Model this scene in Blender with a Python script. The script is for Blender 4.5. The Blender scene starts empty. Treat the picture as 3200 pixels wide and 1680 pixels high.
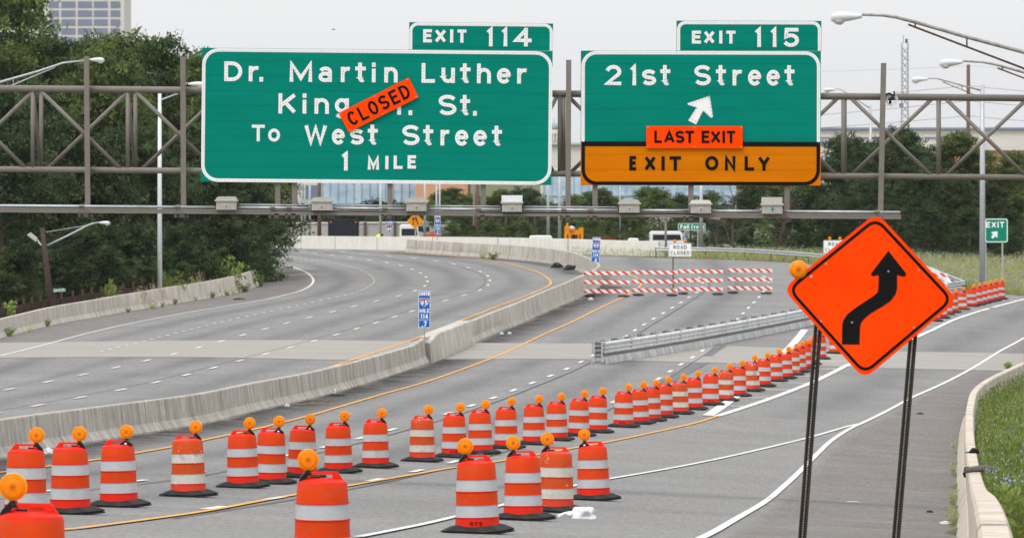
import bpy, bmesh, math, random
import numpy as np
from mathutils import Vector, Matrix, noise as mnoise
random.seed(7); RS = np.random.RandomState(7)
R = math.radians; PI = math.pi
SC = bpy.context.scene; COL = SC.collection

# ------------------------------------------------------------------ camera, light, exposure
FPX = 21000.0      # focal length in photograph pixels (3200 wide)
HC = 9.0           # camera height
HOR = 500.0        # horizon row in the photograph
cam_d = bpy.data.cameras.new('camera'); cam = bpy.data.objects.new('camera', cam_d); COL.objects.link(cam)
cam.location = (0, 0, HC); cam.rotation_euler = (R(90), 0, 0)
cam_d.sensor_width = 36; cam_d.lens = 36 * FPX / 3200
cam_d.shift_x = 0.0; cam_d.shift_y = -(840 - HOR) / 3200
cam_d.clip_start = 1; cam_d.clip_end = 20000
cam_d.dof.use_dof = True; cam_d.dof.focus_distance = 112; cam_d.dof.aperture_fstop = 10
SC.camera = cam
SC.view_settings.view_transform = 'Standard'; SC.view_settings.look = 'None'
SC.view_settings.exposure = 0.0; SC.view_settings.gamma = 1.0

SUN_EL, SUN_AZ = R(58), R(-150)      # azimuth from +Y (view direction), clockwise
wd = bpy.data.worlds.new('World'); SC.world = wd; wd.use_nodes = True
nt = wd.node_tree; nt.nodes.clear()
out = nt.nodes.new('ShaderNodeOutputWorld')
sky = nt.nodes.new('ShaderNodeTexSky'); sky.sky_type = 'NISHITA'; sky.sun_disc = False
sky.sun_elevation = SUN_EL; sky.sun_rotation = SUN_AZ; sky.dust_density = 3.0
hs = nt.nodes.new('ShaderNodeHueSaturation'); hs.inputs['Saturation'].default_value = 0.25
nt.links.new(sky.outputs[0], hs.inputs['Color'])
bg1 = nt.nodes.new('ShaderNodeBackground'); bg1.inputs[1].default_value = 0.05
nt.links.new(hs.outputs[0], bg1.inputs[0])
# overcast cloud layer: brighter towards the zenith, even at the horizon
tc = nt.nodes.new('ShaderNodeTexCoord'); sx = nt.nodes.new('ShaderNodeSeparateXYZ')
nt.links.new(tc.outputs['Generated'], sx.inputs[0])
rp = nt.nodes.new('ShaderNodeValToRGB'); nt.links.new(sx.outputs['Z'], rp.inputs[0])
rp.color_ramp.elements[0].position = 0.0; rp.color_ramp.elements[0].color = (.74, .75, .77, 1)
rp.color_ramp.elements[1].position = 1.0; rp.color_ramp.elements[1].color = (1.36, 1.38, 1.41, 1)
e = rp.color_ramp.elements.new(0.03); e.color = (.805, .815, .83, 1)
bg2 = nt.nodes.new('ShaderNodeBackground'); bg2.inputs[1].default_value = 1.0
nt.links.new(rp.outputs[0], bg2.inputs[0])
ad = nt.nodes.new('ShaderNodeAddShader'); nt.links.new(bg1.outputs[0], ad.inputs[0]); nt.links.new(bg2.outputs[0], ad.inputs[1])
nt.links.new(ad.outputs[0], out.inputs[0])
sun_d = bpy.data.lights.new('sun', 'SUN'); sun_d.energy = 1.6; sun_d.angle = R(14); sun_d.color = (1, .96, .9)
sun = bpy.data.objects.new('sun', sun_d); COL.objects.link(sun)
sdir = Vector((math.sin(SUN_AZ) * math.cos(SUN_EL), math.cos(SUN_AZ) * math.cos(SUN_EL), math.sin(SUN_EL)))
sun.rotation_euler = sdir.to_track_quat('Z', 'Y').to_euler(); sun.location = (0, 0, 60)

# ------------------------------------------------------------------ materials
def c(r, g, b):
    f = lambda x: (x / 255 / 12.92) if x / 255 <= .04045 else ((x / 255 + .055) / 1.055) ** 2.4
    return (f(r), f(g), f(b), 1)
class NT:
    def __init__(s, m): s.t = m.node_tree; s.n = s.t.nodes
    def new(s, k, **kw):
        n = s.n.new(k)
        for a, b in kw.items(): setattr(n, a, b)
        return n
    def link(s, a, b): s.t.links.new(a, b)
    def noise(s, vec, scale, detail=4, rough=.6):
        n = s.new('ShaderNodeTexNoise'); n.inputs['Scale'].default_value = scale; n.inputs['Detail'].default_value = detail; n.inputs['Roughness'].default_value = rough
        s.link(vec, n.inputs['Vector']); return n.outputs['Fac']
    def ramp(s, fac, stops):
        n = s.new('ShaderNodeValToRGB'); s.link(fac, n.inputs[0]); cr = n.color_ramp
        while len(cr.elements) < len(stops): cr.elements.new(.5)
        for e, (p, col) in zip(cr.elements, stops):
            e.position = p; e.color = col if hasattr(col, '__len__') else (col, col, col, 1)
        return n.outputs[0]
    def mix(s, fac, a, b, mode='MIX'):
        n = s.new('ShaderNodeMix', data_type='RGBA', blend_type=mode)
        for i, x in ((0, fac), (6, a), (7, b)):
            if hasattr(x, 'links') or hasattr(x, 'is_output'): s.link(x, n.inputs[i])
            else: n.inputs[i].default_value = x
        return n.outputs[2]
    def math(s, op, a, b=0.0):
        n = s.new('ShaderNodeMath', operation=op)
        for i, x in ((0, a), (1, b)):
            if hasattr(x, 'is_output'): s.link(x, n.inputs[i])
            else: n.inputs[i].default_value = x
        return n.outputs[0]
    def mapping(s, vec, scale):
        n = s.new('ShaderNodeMapping'); s.link(vec, n.inputs[0]); n.inputs['Scale'].default_value = scale; return n.outputs[0]
def base(name, rough=.7, metal=0.0, spec=.5):
    m = bpy.data.materials.new(name); m.use_nodes = True; t = NT(m)
    b = t.n['Principled BSDF']; b.inputs['Roughness'].default_value = rough; b.inputs['Metallic'].default_value = metal
    b.inputs['Specular IOR Level'].default_value = spec * .35
    return m, t, b
def obco(t): return t.new('ShaderNodeTexCoord').outputs['Object']
def bump(t, b, h, strength=.3, dist=.02):
    n = t.new('ShaderNodeBump'); n.inputs['Strength'].default_value = strength; n.inputs['Distance'].default_value = dist
    t.link(h, n.inputs['Height']); t.link(n.outputs[0], b.inputs['Normal'])
def mat(name, col, rough=.7, metal=0.0, var=.15, scale=6.0, spec=.5, bmp=0.0, bs=40, dirt=None, dfac=.5, dscale=3):
    m, t, b = base(name, rough, metal, spec); co = obco(t)
    n = t.noise(co, scale, 5)
    d = tuple(max(0, x * (1 - var)) for x in col[:3]) + (1,); l = tuple(min(1, x * (1 + var)) for x in col[:3]) + (1,)
    o = t.ramp(n, [(.25, d), (.75, l)])
    if dirt:
        f = t.ramp(t.noise(co, dscale, 8, .7), [(.5, 0.0), (.68, dfac)])
        o = t.mix(f, o, dirt)
    t.link(o, b.inputs['Base Color'])
    if bmp: bump(t, b, t.noise(co, bs, 3), bmp)
    return m
def plain(name, col, rough=.6, metal=0.0): return mat(name, col, rough, metal, .06, 3)

M = {}
# asphalt: tyre-polished lanes and dirty shoulders come from a painted-wear attribute along the lanes
def asphalt():
    m, t, b = base('asphalt', .85, 0, .35); co = obco(t)
    at = t.new('ShaderNodeAttribute', attribute_name='wear'); sp = t.new('ShaderNodeSeparateColor'); t.link(at.outputs['Color'], sp.inputs[0])
    bse = t.ramp(t.noise(co, .12, 6, .65), [(.3, c(116, 115, 114)), (.7, c(130, 129, 127))])
    st = t.ramp(t.noise(t.mapping(co, (.5, .05, 1)), 1.0, 4), [(.3, .35), (.7, 1.0)])
    f1 = t.math('MULTIPLY', sp.outputs[0], st); o = t.mix(f1, bse, c(90, 90, 93))
    dn = t.ramp(t.noise(co, .35, 8, .75), [(.32, .25), (.62, 1.0)])
    f2 = t.math('MULTIPLY', sp.outputs[1], dn); o = t.mix(f2, o, c(108, 102, 98))
    f3 = t.math('MULTIPLY', sp.outputs[2], t.ramp(t.noise(co, .9, 8, .75), [(.3, .3), (.55, 1.0)])); o = t.mix(f3, o, c(48, 46, 44))
    os_ = t.ramp(t.noise(t.mapping(co, (1.4, .22, 1)), 1.0, 7, .85), [(.60, 0.0), (.70, .5)]); o = t.mix(os_, o, c(92, 91, 92))
    ls_ = t.ramp(t.noise(t.mapping(co, (1.1, .14, 1)), 1.7, 7, .85), [(.61, 0.0), (.70, .35)]); o = t.mix(ls_, o, c(158, 157, 156))
    g = t.ramp(t.noise(co, 14, 3, .8), [(.3, .78), (.7, 1.2)]); o = t.mix(1.0, o, g, 'MULTIPLY')
    g2 = t.ramp(t.noise(t.mapping(co, (13, .9, 1)), 1.0, 5, .85), [(.33, .78), (.67, 1.24)]); o = t.mix(1.0, o, g2, 'MULTIPLY')
    f4 = t.math('MULTIPLY', sp.outputs[1], t.ramp(t.noise(t.mapping(co, (7, .8, 1)), 1.0, 6, .9), [(.56, 0.0), (.64, .7)])); o = t.mix(f4, o, c(84, 76, 70))
    f5 = t.math('MULTIPLY', sp.outputs[1], t.ramp(t.noise(t.mapping(co, (5, .5, 1)), 1.3, 6, .9), [(.60, 0.0), (.66, .6)])); o = t.mix(f5, o, c(176, 168, 160))
    t.link(o, b.inputs['Base Color']); bump(t, b, t.noise(co, 60, 2), .25, .01)
    return m
M['asphalt'] = asphalt()
def deckm():
    m, t, b = base('deck_concrete', .85, 0, .3); co = obco(t)
    o = t.ramp(t.noise(t.mapping(co, (.25, 1.2, 1)), .8, 7, .7), [(.25, c(136, 132, 127)), (.75, c(158, 154, 148))])
    g = t.ramp(t.noise(co, 12, 3, .8), [(.3, .88), (.7, 1.12)]); o = t.mix(1.0, o, g, 'MULTIPLY')
    t.link(o, b.inputs['Base Color']); return m
M['deck'] = deckm()
# barrier concrete: UV runs (metres along, metres up); vertical weather streaks
def barrier_mat(name, lo, hi, streak, sfac, joint=6.0):
    m, t, b = base(name, .85, 0, .3); uv = t.new('ShaderNodeUVMap').outputs[0]
    o = t.ramp(t.noise(uv, .9, 7, .7), [(.28, lo), (.72, hi)])
    f = t.ramp(t.noise(t.mapping(uv, (1.5, .22, 1)), 1.0, 7, .8), [(.44, 0.0), (.60, sfac)])
    o = t.mix(f, o, streak)
    f2 = t.ramp(t.noise(t.mapping(uv, (1.1, .35, 1)), 1.7, 7, .85), [(.53, 0.0), (.62, sfac * 1.1)])
    o = t.mix(f2, o, tuple(min(1, x * 1.35) for x in hi[:3]) + (1,))
    sp = t.new('ShaderNodeSeparateXYZ'); t.link(uv, sp.inputs[0])
    fr = t.math('FRACT', t.math('DIVIDE', sp.outputs[0], joint)); j = t.math('LESS_THAN', fr, .012)
    o = t.mix(t.math('MULTIPLY', j, .65), o, c(70, 66, 60))
    t.link(o, b.inputs['Base Color']); bump(t, b, t.noise(uv, 18, 4), .3, .02)
    return m
M['conc'] = barrier_mat('barrier_concrete', c(164, 158, 148), c(194, 188, 178), c(122, 116, 107), .65)
M['conc_w'] = barrier_mat('parapet_concrete', c(220, 216, 209), c(236, 233, 227), c(198, 190, 179), .3, 12)
M['conc_b2'] = barrier_mat('block_concrete', c(176, 170, 160), c(200, 195, 187), c(140, 134, 124), .6, 30)
M['conc_l'] = barrier_mat('left_barrier_concrete', c(176, 168, 157), c(200, 192, 181), c(142, 134, 124), .55)
M['conc_r'] = barrier_mat('right_barrier_concrete', c(176, 166, 152), c(206, 197, 184), c(140, 128, 114), .55, 40)
def paint(name, col, worn):
    m, t, b = base(name, .75, 0, .3); co = obco(t)
    f = t.ramp(t.noise(co, 3.0, 9, .8), [(.52, 0.0), (.66, worn)])
    o = t.mix(f, col, c(135, 135, 138)); o = t.mix(1.0, o, t.ramp(t.noise(co, .6, 4), [(.3, .9), (.7, 1.05)]), 'MULTIPLY')
    t.link(o, b.inputs['Base Color']); return m
M['white_paint'] = paint('white_road_paint', c(212, 212, 209), .75)
M['yellow_paint'] = paint('yellow_road_paint', c(222, 158, 72), .7)
M['tar'] = mat('tar_seam', c(70, 70, 73), .8, 0, .2, 2)
M['skid'] = mat('dark_patch', c(104, 104, 107), .85, 0, .12, 2)
M['steel'] = mat('painted_steel', c(122, 116, 109), .55, .0, .10, 5, .5, 0, 40, c(112, 100, 90), .35, 4)
M['steel_d'] = mat('dark_steel', c(88, 80, 74), .6, 0, .15, 8)
M['galv'] = mat('galvanised', c(176, 180, 184), .45, .35, .12, 5, .5, 0, 40, c(140, 135, 128), .4, 6)
M['galv_w'] = mat('weathered_galvanised', c(158, 156, 152), .5, .25, .25, 9, .5, 0, 40, c(96, 66, 48), .6, 7)
M['rust'] = mat('rusty_steel', c(88, 58, 44), .8, .1, .3, 6)
M['lampw'] = mat('lamp_housing', c(214, 216, 218), .4, 0, .06, 4)
M['lens'] = mat('lamp_glass', c(196, 196, 192), .15, 0, .15, 20)
M['wood'] = mat('weathered_wood', c(104, 84, 72), .85, 0, .25, 5)
M['wood_d'] = mat('dark_wood_pole', c(72, 58, 54), .85, 0, .25, 5)
def planks(name, col, pitch=.305):
    m, t, b = base(name, .8, 0, .12); co = obco(t)
    o = t.ramp(t.noise(t.mapping(co, (.5, 1, 4)), 1.2, 5, .65), [(.3, tuple(x * .9 for x in col[:3]) + (1,)), (.7, tuple(min(1, x * 1.1) for x in col[:3]) + (1,))])
    sp = t.new('ShaderNodeSeparateXYZ'); t.link(co, sp.inputs[0])
    fr = t.math('FRACT', t.math('DIVIDE', sp.outputs[2], pitch)); j = t.math('LESS_THAN', fr, .05)
    o = t.mix(t.math('MULTIPLY', j, .35), o, tuple(x * .45 for x in col[:3]) + (1,))
    f = t.ramp(t.noise(t.mapping(co, (9, 1, .5)), 1.0, 6, .8), [(.62, 0.0), (.75, .35)]); o = t.mix(f, o, tuple(x * .55 for x in col[:3]) + (1,))
    t.link(o, b.inputs['Base Color']); bump(t, b, fr, .05, .01); return m
M['green'] = planks('sign_green', c(0, 124, 108))
M['amber_p'] = planks('sign_amber', c(204, 114, 0))
M['green_s'] = plain('small_sign_green', c(0, 128, 105))
M['sign_white'] = mat('reflective_white', c(236, 237, 236), .5, 0, .05, 9)
M['button'] = mat('reflector_button', c(200, 201, 201), .4, 0, .1, 30)
M['black'] = mat('sign_black', c(24, 23, 25), .8, 0, .2, 6, .15)
M['orange_sign'] = mat('fluorescent_orange', (1, .062, .0, 1), .8, 0, .03, 3, .1)
def diamond_mat():
    m, t, b = base('diamond_orange', .8, 0, .1); co = obco(t)
    o = t.ramp(t.noise(co, 1.5, 4), [(.3, (.95, .047, .0, 1)), (.7, (1, .068, .002, 1))])
    f = t.ramp(t.noise(t.mapping(co, (1, 1, 2.6)), 9, 8, .8), [(.665, 0.0), (.70, .75)]); o = t.mix(f, o, c(225, 190, 170))
    t.link(o, b.inputs['Base Color']); return m
M['diamond'] = diamond_mat()
M['blue_s'] = mat('marker_blue', c(0, 96, 178), .5, 0, .05, 3)
M['red_s'] = plain('shield_red', c(190, 40, 45))
M['alu'] = mat('bare_aluminium', c(178, 178, 176), .45, .4, .08, 5)
def drum_mat(name, col, dirty=0.0, ribs=True, rough=.6):
    m, t, b = base(name, rough, 0, .5); co = obco(t); oi = t.new('ShaderNodeObjectInfo').outputs['Random']
    ofs = t.new('ShaderNodeVectorMath', operation='ADD'); t.link(co, ofs.inputs[0]); cm = t.new('ShaderNodeCombineXYZ'); t.link(t.math('MULTIPLY', oi, 37.0), cm.inputs[0]); t.link(cm.outputs[0], ofs.inputs[1]); co2 = ofs.outputs[0]
    o = t.ramp(t.noise(co2, 4, 5), [(.3, tuple(x * .93 for x in col[:3]) + (1,)), (.7, tuple(min(1, x * 1.06) for x in col[:3]) + (1,))])
    f = t.ramp(t.noise(t.mapping(co2, (1, 1, 2)), 6, 8, .75), [(.53, 0.0), (.70, .34 + dirty)]); o = t.mix(f, o, c(120, 104, 92))
    f = t.ramp(t.noise(t.mapping(co2, (3, 3, .8)), 4, 8, .8), [(.64, 0.0), (.72, .16 + dirty * .8)]); o = t.mix(f, o, c(70, 62, 58))
    if dirty:
        f = t.ramp(t.noise(co2, 5, 8, .8), [(.6, 0.0), (.64, .7)]); o = t.mix(f, o, c(218, 214, 206))
    t.link(o, b.inputs['Base Color'])
    if ribs:
        sp = t.new('ShaderNodeSeparateXYZ'); t.link(co, sp.inputs[0]); bump(t, b, t.math('SINE', t.math('MULTIPLY', sp.outputs[2], 330)), .12, .004)
    return m
M['d_org'] = drum_mat('drum_orange_sheeting', c(206, 60, 0)); M['d_wht'] = drum_mat('drum_white_sheeting', c(178, 181, 184)); M['d_pls'] = drum_mat('drum_orange_plastic', c(220, 38, 14), 0, False)
M['d_org2'] = drum_mat('scuffed_orange_sheeting', c(194, 70, 16), .35); M['d_wht2'] = drum_mat('scuffed_white_sheeting', c(192, 190, 182), .35); M['d_pls2'] = drum_mat('scuffed_orange_plastic', c(214, 62, 38), .22, False)
M['rubber'] = mat('recycled_rubber', c(42, 43, 44), .75, 0, .3, 12, .4, .4, 60, c(92, 89, 84), .35, 5)
M['blk_pl'] = mat('black_plastic', c(26, 26, 27), .4, 0, .15, 8)
def amber():
    m, t, b = base('amber_lens', .2, 0, .6); co = obco(t)
    ln = t.new('ShaderNodeVectorMath', operation='LENGTH'); sp = t.mapping(co, (1, 0, 1)); t.link(sp, ln.inputs[0]); r = t.math('MULTIPLY', ln.outputs['Value'], 9.0)
    o = t.ramp(r, [(.0, c(176, 84, 2)), (.16, c(206, 104, 3)), (.3, c(236, 130, 6)), (.62, c(244, 140, 8)), (.7, c(222, 118, 4)), (.95, c(250, 156, 14))])
    t.link(o, b.inputs['Base Color']); bump(t, b, t.math('SINE', t.math('MULTIPLY', ln.outputs['Value'], 520)), .25, .004)
    b.inputs['Subsurface Weight'].default_value = .1; b.inputs['Subsurface Radius'].default_value = (.05, .03, .005)
    return m
M['amber'] = amber()
def leaf(name, dark, light, tr=.35):
    m, t, b = base(name, .6, 0, .25)
    at = t.new('ShaderNodeAttribute', attribute_name='tint'); oi = t.new('ShaderNodeObjectInfo').outputs['Random']
    o = t.mix(at.outputs['Fac'], dark, light)
    hs = t.new('ShaderNodeHueSaturation'); t.link(o, hs.inputs['Color']); t.link(t.math('ADD', t.math('MULTIPLY', oi, .03), .485), hs.inputs['Hue']); t.link(t.math('ADD', t.math('MULTIPLY', oi, .4), .8), hs.inputs['Value'])
    t.link(hs.outputs[0], b.inputs['Base Color'])
    tb = t.new('ShaderNodeBsdfTranslucent'); t.link(hs.outputs[0], tb.inputs[0]); mx = t.new('ShaderNodeMixShader'); mx.inputs[0].default_value = tr
    t.link(b.outputs[0], mx.inputs[1]); t.link(tb.outputs[0], mx.inputs[2]); t.link(mx.outputs[0], t.n['Material Output'].inputs[0])
    return m
M['leaf'] = leaf('tree_leaves', (.018, .036, .012, 1), (.20, .27, .075, 1))
M['leaf_d'] = leaf('dark_tree_leaves', (.011, .024, .011, 1), (.115, .165, .062, 1))
M['leaf_l'] = leaf('weed_leaves', (.08, .14, .03, 1), (.30, .38, .10, 1))
M['grass'] = leaf('grass_blades', (.27, .31, .10, 1), (.56, .57, .28, 1))
M['straw'] = leaf('dry_grass', (.30, .22, .12, 1), (.50, .40, .26, 1))
M['chicory'] = plain('chicory_petals', c(128, 134, 178))
M['bark'] = mat('bark', c(92, 80, 70), .9, 0, .3, 4); M['bark_p'] = mat('pale_bark', c(150, 128, 110), .9, 0, .25, 4)
def groundm():
    m, t, b = base('ground_soil_grass', .95, 0, .2); co = obco(t)
    o = t.ramp(t.noise(co, .25, 8, .75), [(.3, c(64, 66, 44)), (.5, c(88, 92, 56)), (.72, c(112, 108, 74))]); t.link(o, b.inputs['Base Color']); return m
M['ground'] = groundm()
M['rustfence'] = mat('rusty_fence_sheet', c(52, 38, 35), .9, 0, .25, 2); M['rustpost'] = mat('rusty_post', c(92, 60, 48), .9, 0, .3, 4)
M['wallpale'] = mat('pale_precast', c(206, 202, 197), .8, 0, .06, .2); M['tan'] = mat('tan_brick', c(200, 152, 120), .85, 0, .1, .5)  # precast tone is paled to paint distance haze on the office tower
M['beige'] = mat('beige_cladding', c(212, 206, 200), .8, 0, .08, .3); M['winblue'] = mat('blue_window_glass', c(118, 126, 148), .35, 0, .15, .3)  # window blue is muted too, distance haze put into the colour
M['greyconc'] = mat('grey_retaining_concrete', c(168, 166, 162), .85, 0, .12, .8)
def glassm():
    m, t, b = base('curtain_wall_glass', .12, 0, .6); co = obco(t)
    o = t.ramp(t.noise(t.mapping(co, (.3, 1, .9)), 1.0, 6, .75), [(.3, c(140, 166, 188)), (.5, c(176, 196, 212)), (.66, c(208, 218, 225))])  # cloud reflections painted into the glass colour as pale noise patches
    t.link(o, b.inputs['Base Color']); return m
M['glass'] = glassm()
M['mullion'] = plain('mullion', c(172, 190, 205)); M['copper'] = mat('pale_copper_dome', c(140, 158, 166), .7, 0, .1, .5)
M['navy'] = mat('dark_panel', c(38, 40, 50), .6, 0, .1, 1); M['vwhite'] = mat('white_vehicle_paint', c(224, 226, 228), .3, 0, .04, 2)
M['cat'] = mat('machine_orange', c(222, 140, 20), .5, 0, .12, 2); M['hivis'] = plain('hi_vis_vest', c(205, 240, 60)); M['skin'] = plain('skin', c(150, 105, 82))
M['bluecloth'] = plain('blue_trousers', c(50, 58, 84)); M['redm'] = plain('red_steel', c(168, 34, 40)); M['bag'] = mat('white_plastic_bag', c(206, 207, 210), .35, 0, .08, 9)
M['cloth_g'] = mat('grey_cloth', c(96, 92, 86), .9, 0, .2, 20); M['cloth_b'] = mat('black_cloth', c(24, 24, 26), .9, 0, .2, 20)
M['tyre'] = plain('tyre_rubber', c(32, 32, 33)); M['cable'] = plain('white_cable', c(226, 226, 224)); M['sand'] = mat('black_sandbag', c(48, 48, 50), .8, 0, .3, 6)
M['orange_eq'] = plain('orange_equipment', c(200, 82, 50)); M['letter_blue'] = plain('blue_lettering', c(136, 146, 178))

# ------------------------------------------------------------------ mesh builder
class MB:
    def __init__(s): s.v = []; s.f = []; s.m = []; s.uv = {}
    def add(s, vs, fs, mi=0):
        o = len(s.v); s.v += [tuple(p) for p in vs]; s.f += [tuple(i + o for i in f) for f in fs]; s.m += [mi] * len(fs); return o
    def box(s, x, y, z, a, b, d, mi=0, rz=0, top=1.0):
        cs, sn = math.cos(rz), math.sin(rz); vs = []
        for zz, k in ((z, 1), (z + d, top)):
            for sx_, sy_ in ((-1, -1), (1, -1), (1, 1), (-1, 1)):
                px, py = sx_ * a / 2 * k, sy_ * b / 2 * k; vs.append((x + px * cs - py * sn, y + px * sn + py * cs, zz))
        s.add(vs, [(3, 2, 1, 0), (4, 5, 6, 7), (0, 1, 5, 4), (1, 2, 6, 5), (2, 3, 7, 6), (3, 0, 4, 7)], mi)
    def tube(s, pts, r, n=8, mi=0, caps=True):
        pts = [Vector(p) for p in pts]; rs = r if hasattr(r, '__len__') else [r] * len(pts); rings = []
        up = None
        for i, p in enumerate(pts):
            d = (pts[min(i + 1, len(pts) - 1)] - pts[max(i - 1, 0)]).normalized()
            if up is None or abs(up.dot(d)) > .95: up = Vector((0, 0, 1)) if abs(d.z) < .9 else Vector((0, 1, 0))
            a = d.cross(up).normalized(); b = a.cross(d).normalized(); up = b
            rings.append([p + (a * math.cos(2 * PI * k / n) + b * math.sin(2 * PI * k / n)) * rs[i] for k in range(n)])
        o = s.add([q for g in rings for q in g], [(i * n + k, i * n + (k + 1) % n, (i + 1) * n + (k + 1) % n, (i + 1) * n + k) for i in range(len(pts) - 1) for k in range(n)], mi)
        if caps:
            s.f += [tuple(o + k for k in range(n))[::-1], tuple(o + (len(pts) - 1) * n + k for k in range(n))]; s.m += [mi, mi]
    def lathe(s, prof, n=20, mis=None, axis='z', cx=0, cy=0, cz=0, rmod=None):
        vs = []
        for (r, z) in prof:
            for k in range(n):
                a = 2 * PI * k / n; rr = r * (rmod(a, z) if rmod else 1)
                x, y = rr * math.cos(a), rr * math.sin(a)
                vs.append((cx + x, cy + y, cz + z) if axis == 'z' else (cx + x, cy - z, cz + y))
        o = s.add(vs, []);
        for i in range(len(prof) - 1):
            for k in range(n):
                f = (o + i * n + k, o + i * n + (k + 1) % n, o + (i + 1) * n + (k + 1) % n, o + (i + 1) * n + k)
                s.f.append(f); s.m.append(mis[i] if mis else 0)
        s.f.append(tuple(o + k for k in range(n))[::-1]); s.m.append(mis[0] if mis else 0)
        s.f.append(tuple(o + (len(prof) - 1) * n + k for k in range(n))); s.m.append(mis[-1] if mis else 0)
    def prism(s, poly, y0, y1, mi=0):          # polygon in XZ, counter-clockwise seen from the front (-Y)
        n = len(poly); vs = [(x, y0, z) for x, z in poly] + [(x, y1, z) for x, z in poly]
        s.add(vs, [tuple(range(n)), tuple(range(2 * n - 1, n - 1, -1))] + [(i, n + i, n + (i + 1) % n, (i + 1) % n) for i in range(n)], mi)
    def build(s, name, mats, parent=None, smooth=False, loc=None):
        me = bpy.data.meshes.new(name); me.from_pydata(s.v, [], s.f)
        if not isinstance(mats, (list, tuple)): mats = [mats]
        for m in mats: me.materials.append(m)
        if len(mats) > 1: me.polygons.foreach_set('material_index', s.m)
        if smooth: me.polygons.foreach_set('use_smooth', [True] * len(s.f))
        me.update()
        o = bpy.data.objects.new(name, me); COL.objects.link(o)
        if parent: o.parent = parent
        if loc: o.location = loc
        return o
def smooth_auto(o, ang=40):
    me = o.data; me.polygons.foreach_set('use_smooth', [True] * len(me.polygons))
    bm = bmesh.new(); bm.from_mesh(me)
    for ed in bm.edges:
        if len(ed.link_faces) == 2 and ed.calc_face_angle(0) > R(ang): ed.smooth = False
    bm.to_mesh(me); bm.free()
def tag(o, label=None, cat=None, group=None, kind=None):
    if label: o['label'] = label
    if cat: o['category'] = cat
    if group: o['group'] = group
    if kind: o['kind'] = kind
    return o
def thing(name, label, cat, loc=(0, 0, 0), rz=0.0, group=None, ry=0.0):
    o = bpy.data.objects.new(name, None); COL.objects.link(o); o.location = loc; o.rotation_euler = (0, ry, rz); o.empty_display_size = .2
    return tag(o, label, cat, group)
def dup(root, loc, rz=0, label=None, scale=None):
    r = root.copy(); COL.objects.link(r); r.location = loc; r.rotation_euler = (0, 0, rz)
    if label: r['label'] = label
    if scale: r.scale = scale
    for ch in root.children:
        k = ch.copy(); COL.objects.link(k); k.parent = r
        for g in ch.children:
            q = g.copy(); COL.objects.link(q); q.parent = k
    return r

# ------------------------------------------------------------------ terrain
CO = [7.99916, 2.69382, -2.46354, -1.556, 1.11719, -0.7964, 0.80121, -1.35693]
def depth(X, Y):
    X = np.asarray(X, float); Y = np.asarray(Y, float)
    x = np.clip(X / 30, -1.1, 1.15); t = np.log(np.clip(Y, 45, 600) / 200)
    return CO[0] + CO[1] * t + CO[2] * t ** 2 + CO[3] * t ** 3 + CO[4] * x + CO[5] * x * t + CO[6] * x * x + CO[7] * x * t * t
def zr(X, Y): return HC - depth(X, Y)
YS = np.concatenate([np.arange(45, 200, .25), np.arange(200, 720, .5)])
def unp(u, v):
    X = (u - 1600) / FPX * YS; g = (v - HOR) / FPX * YS - depth(X, YS); i = int(np.argmax(g >= 0))
    if g[i] < 0: y = YS[-1]
    elif i == 0: y = YS[0]
    else: y = YS[i - 1] - g[i - 1] / (g[i] - g[i - 1]) * (YS[i] - YS[i - 1])
    return ((u - 1600) / FPX * y, float(y))
def U(pts): return [unp(*p) for p in pts]
def W(u, v, Y): return ((u - 1600) / FPX * Y, Y, HC - (v - HOR) / FPX * Y)
def S(Y): return FPX / Y
def resample(p, step):
    p = np.array(p, float)
    for _ in range(2):                       # corner cutting keeps the ends
        q = [p[0]]
        for a, b in zip(p[:-1], p[1:]): q += [a * .75 + b * .25, a * .25 + b * .75]
        p = np.array(q + [p[-1]])
    d = np.concatenate([[0], np.cumsum(np.hypot(*np.diff(p, axis=0).T))]); n = max(2, int(d[-1] / step) + 1); t = np.linspace(0, d[-1], n)
    return np.stack([np.interp(t, d, p[:, 0]), np.interp(t, d, p[:, 1])], 1), t
def inc(p): p = sorted([tuple(q) for q in p], key=lambda q: q[1]); return np.array([q[1] for q in p]), np.array([q[0] for q in p])
def fx(line):                                # X as a function of Y
    ys, xs = inc(line); return lambda Y: np.interp(Y, ys, xs)
LBAR = U([(0, 1056), (39, 1046), (93, 1033), (155, 1017), (233, 1002), (311, 990), (388, 975), (466, 963), (543, 949), (621, 938), (699, 924), (757, 911), (796, 899), (809, 891)])
LBAR = [(-24.6, 230), (-24.9, 280)] + LBAR
MEDN = U([(0, 1435), (166, 1402), (296, 1381.5), (425, 1359), (555, 1339), (666, 1320), (800, 1283.5), (959, 1250), (1070, 1221), (1192, 1184), (1367, 1125), (1500, 1064), (1558, 1039), (1616, 1017), (1694, 982), (1733, 965), (1772, 949), (1811, 932), (1849, 912), (1878, 895)])
MEDF = U([(1822, 852), (1772, 833), (1713, 823), (1655, 816), (1578, 809), (1452, 802), (1359, 795), (1266, 788)])[0:]
WALLF = U([(2063, 800), (1874, 796), (1253, 782), (1173, 780.5), (1080, 779), (955, 777), (871, 774)]) + [(-24, 592), (-30, 612)]
L1 = U([(850, 822), (893, 829), (932, 840), (963, 854), (980, 872), (978, 885), (963, 899), (932, 912.5), (893, 922), (835, 936), (776, 945.5), (699, 958), (621, 971), (543, 985), (466, 1000), (388, 1015), (311, 1033), (233, 1052), (155, 1073.6), (78, 1093), (0, 1112)])
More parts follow.
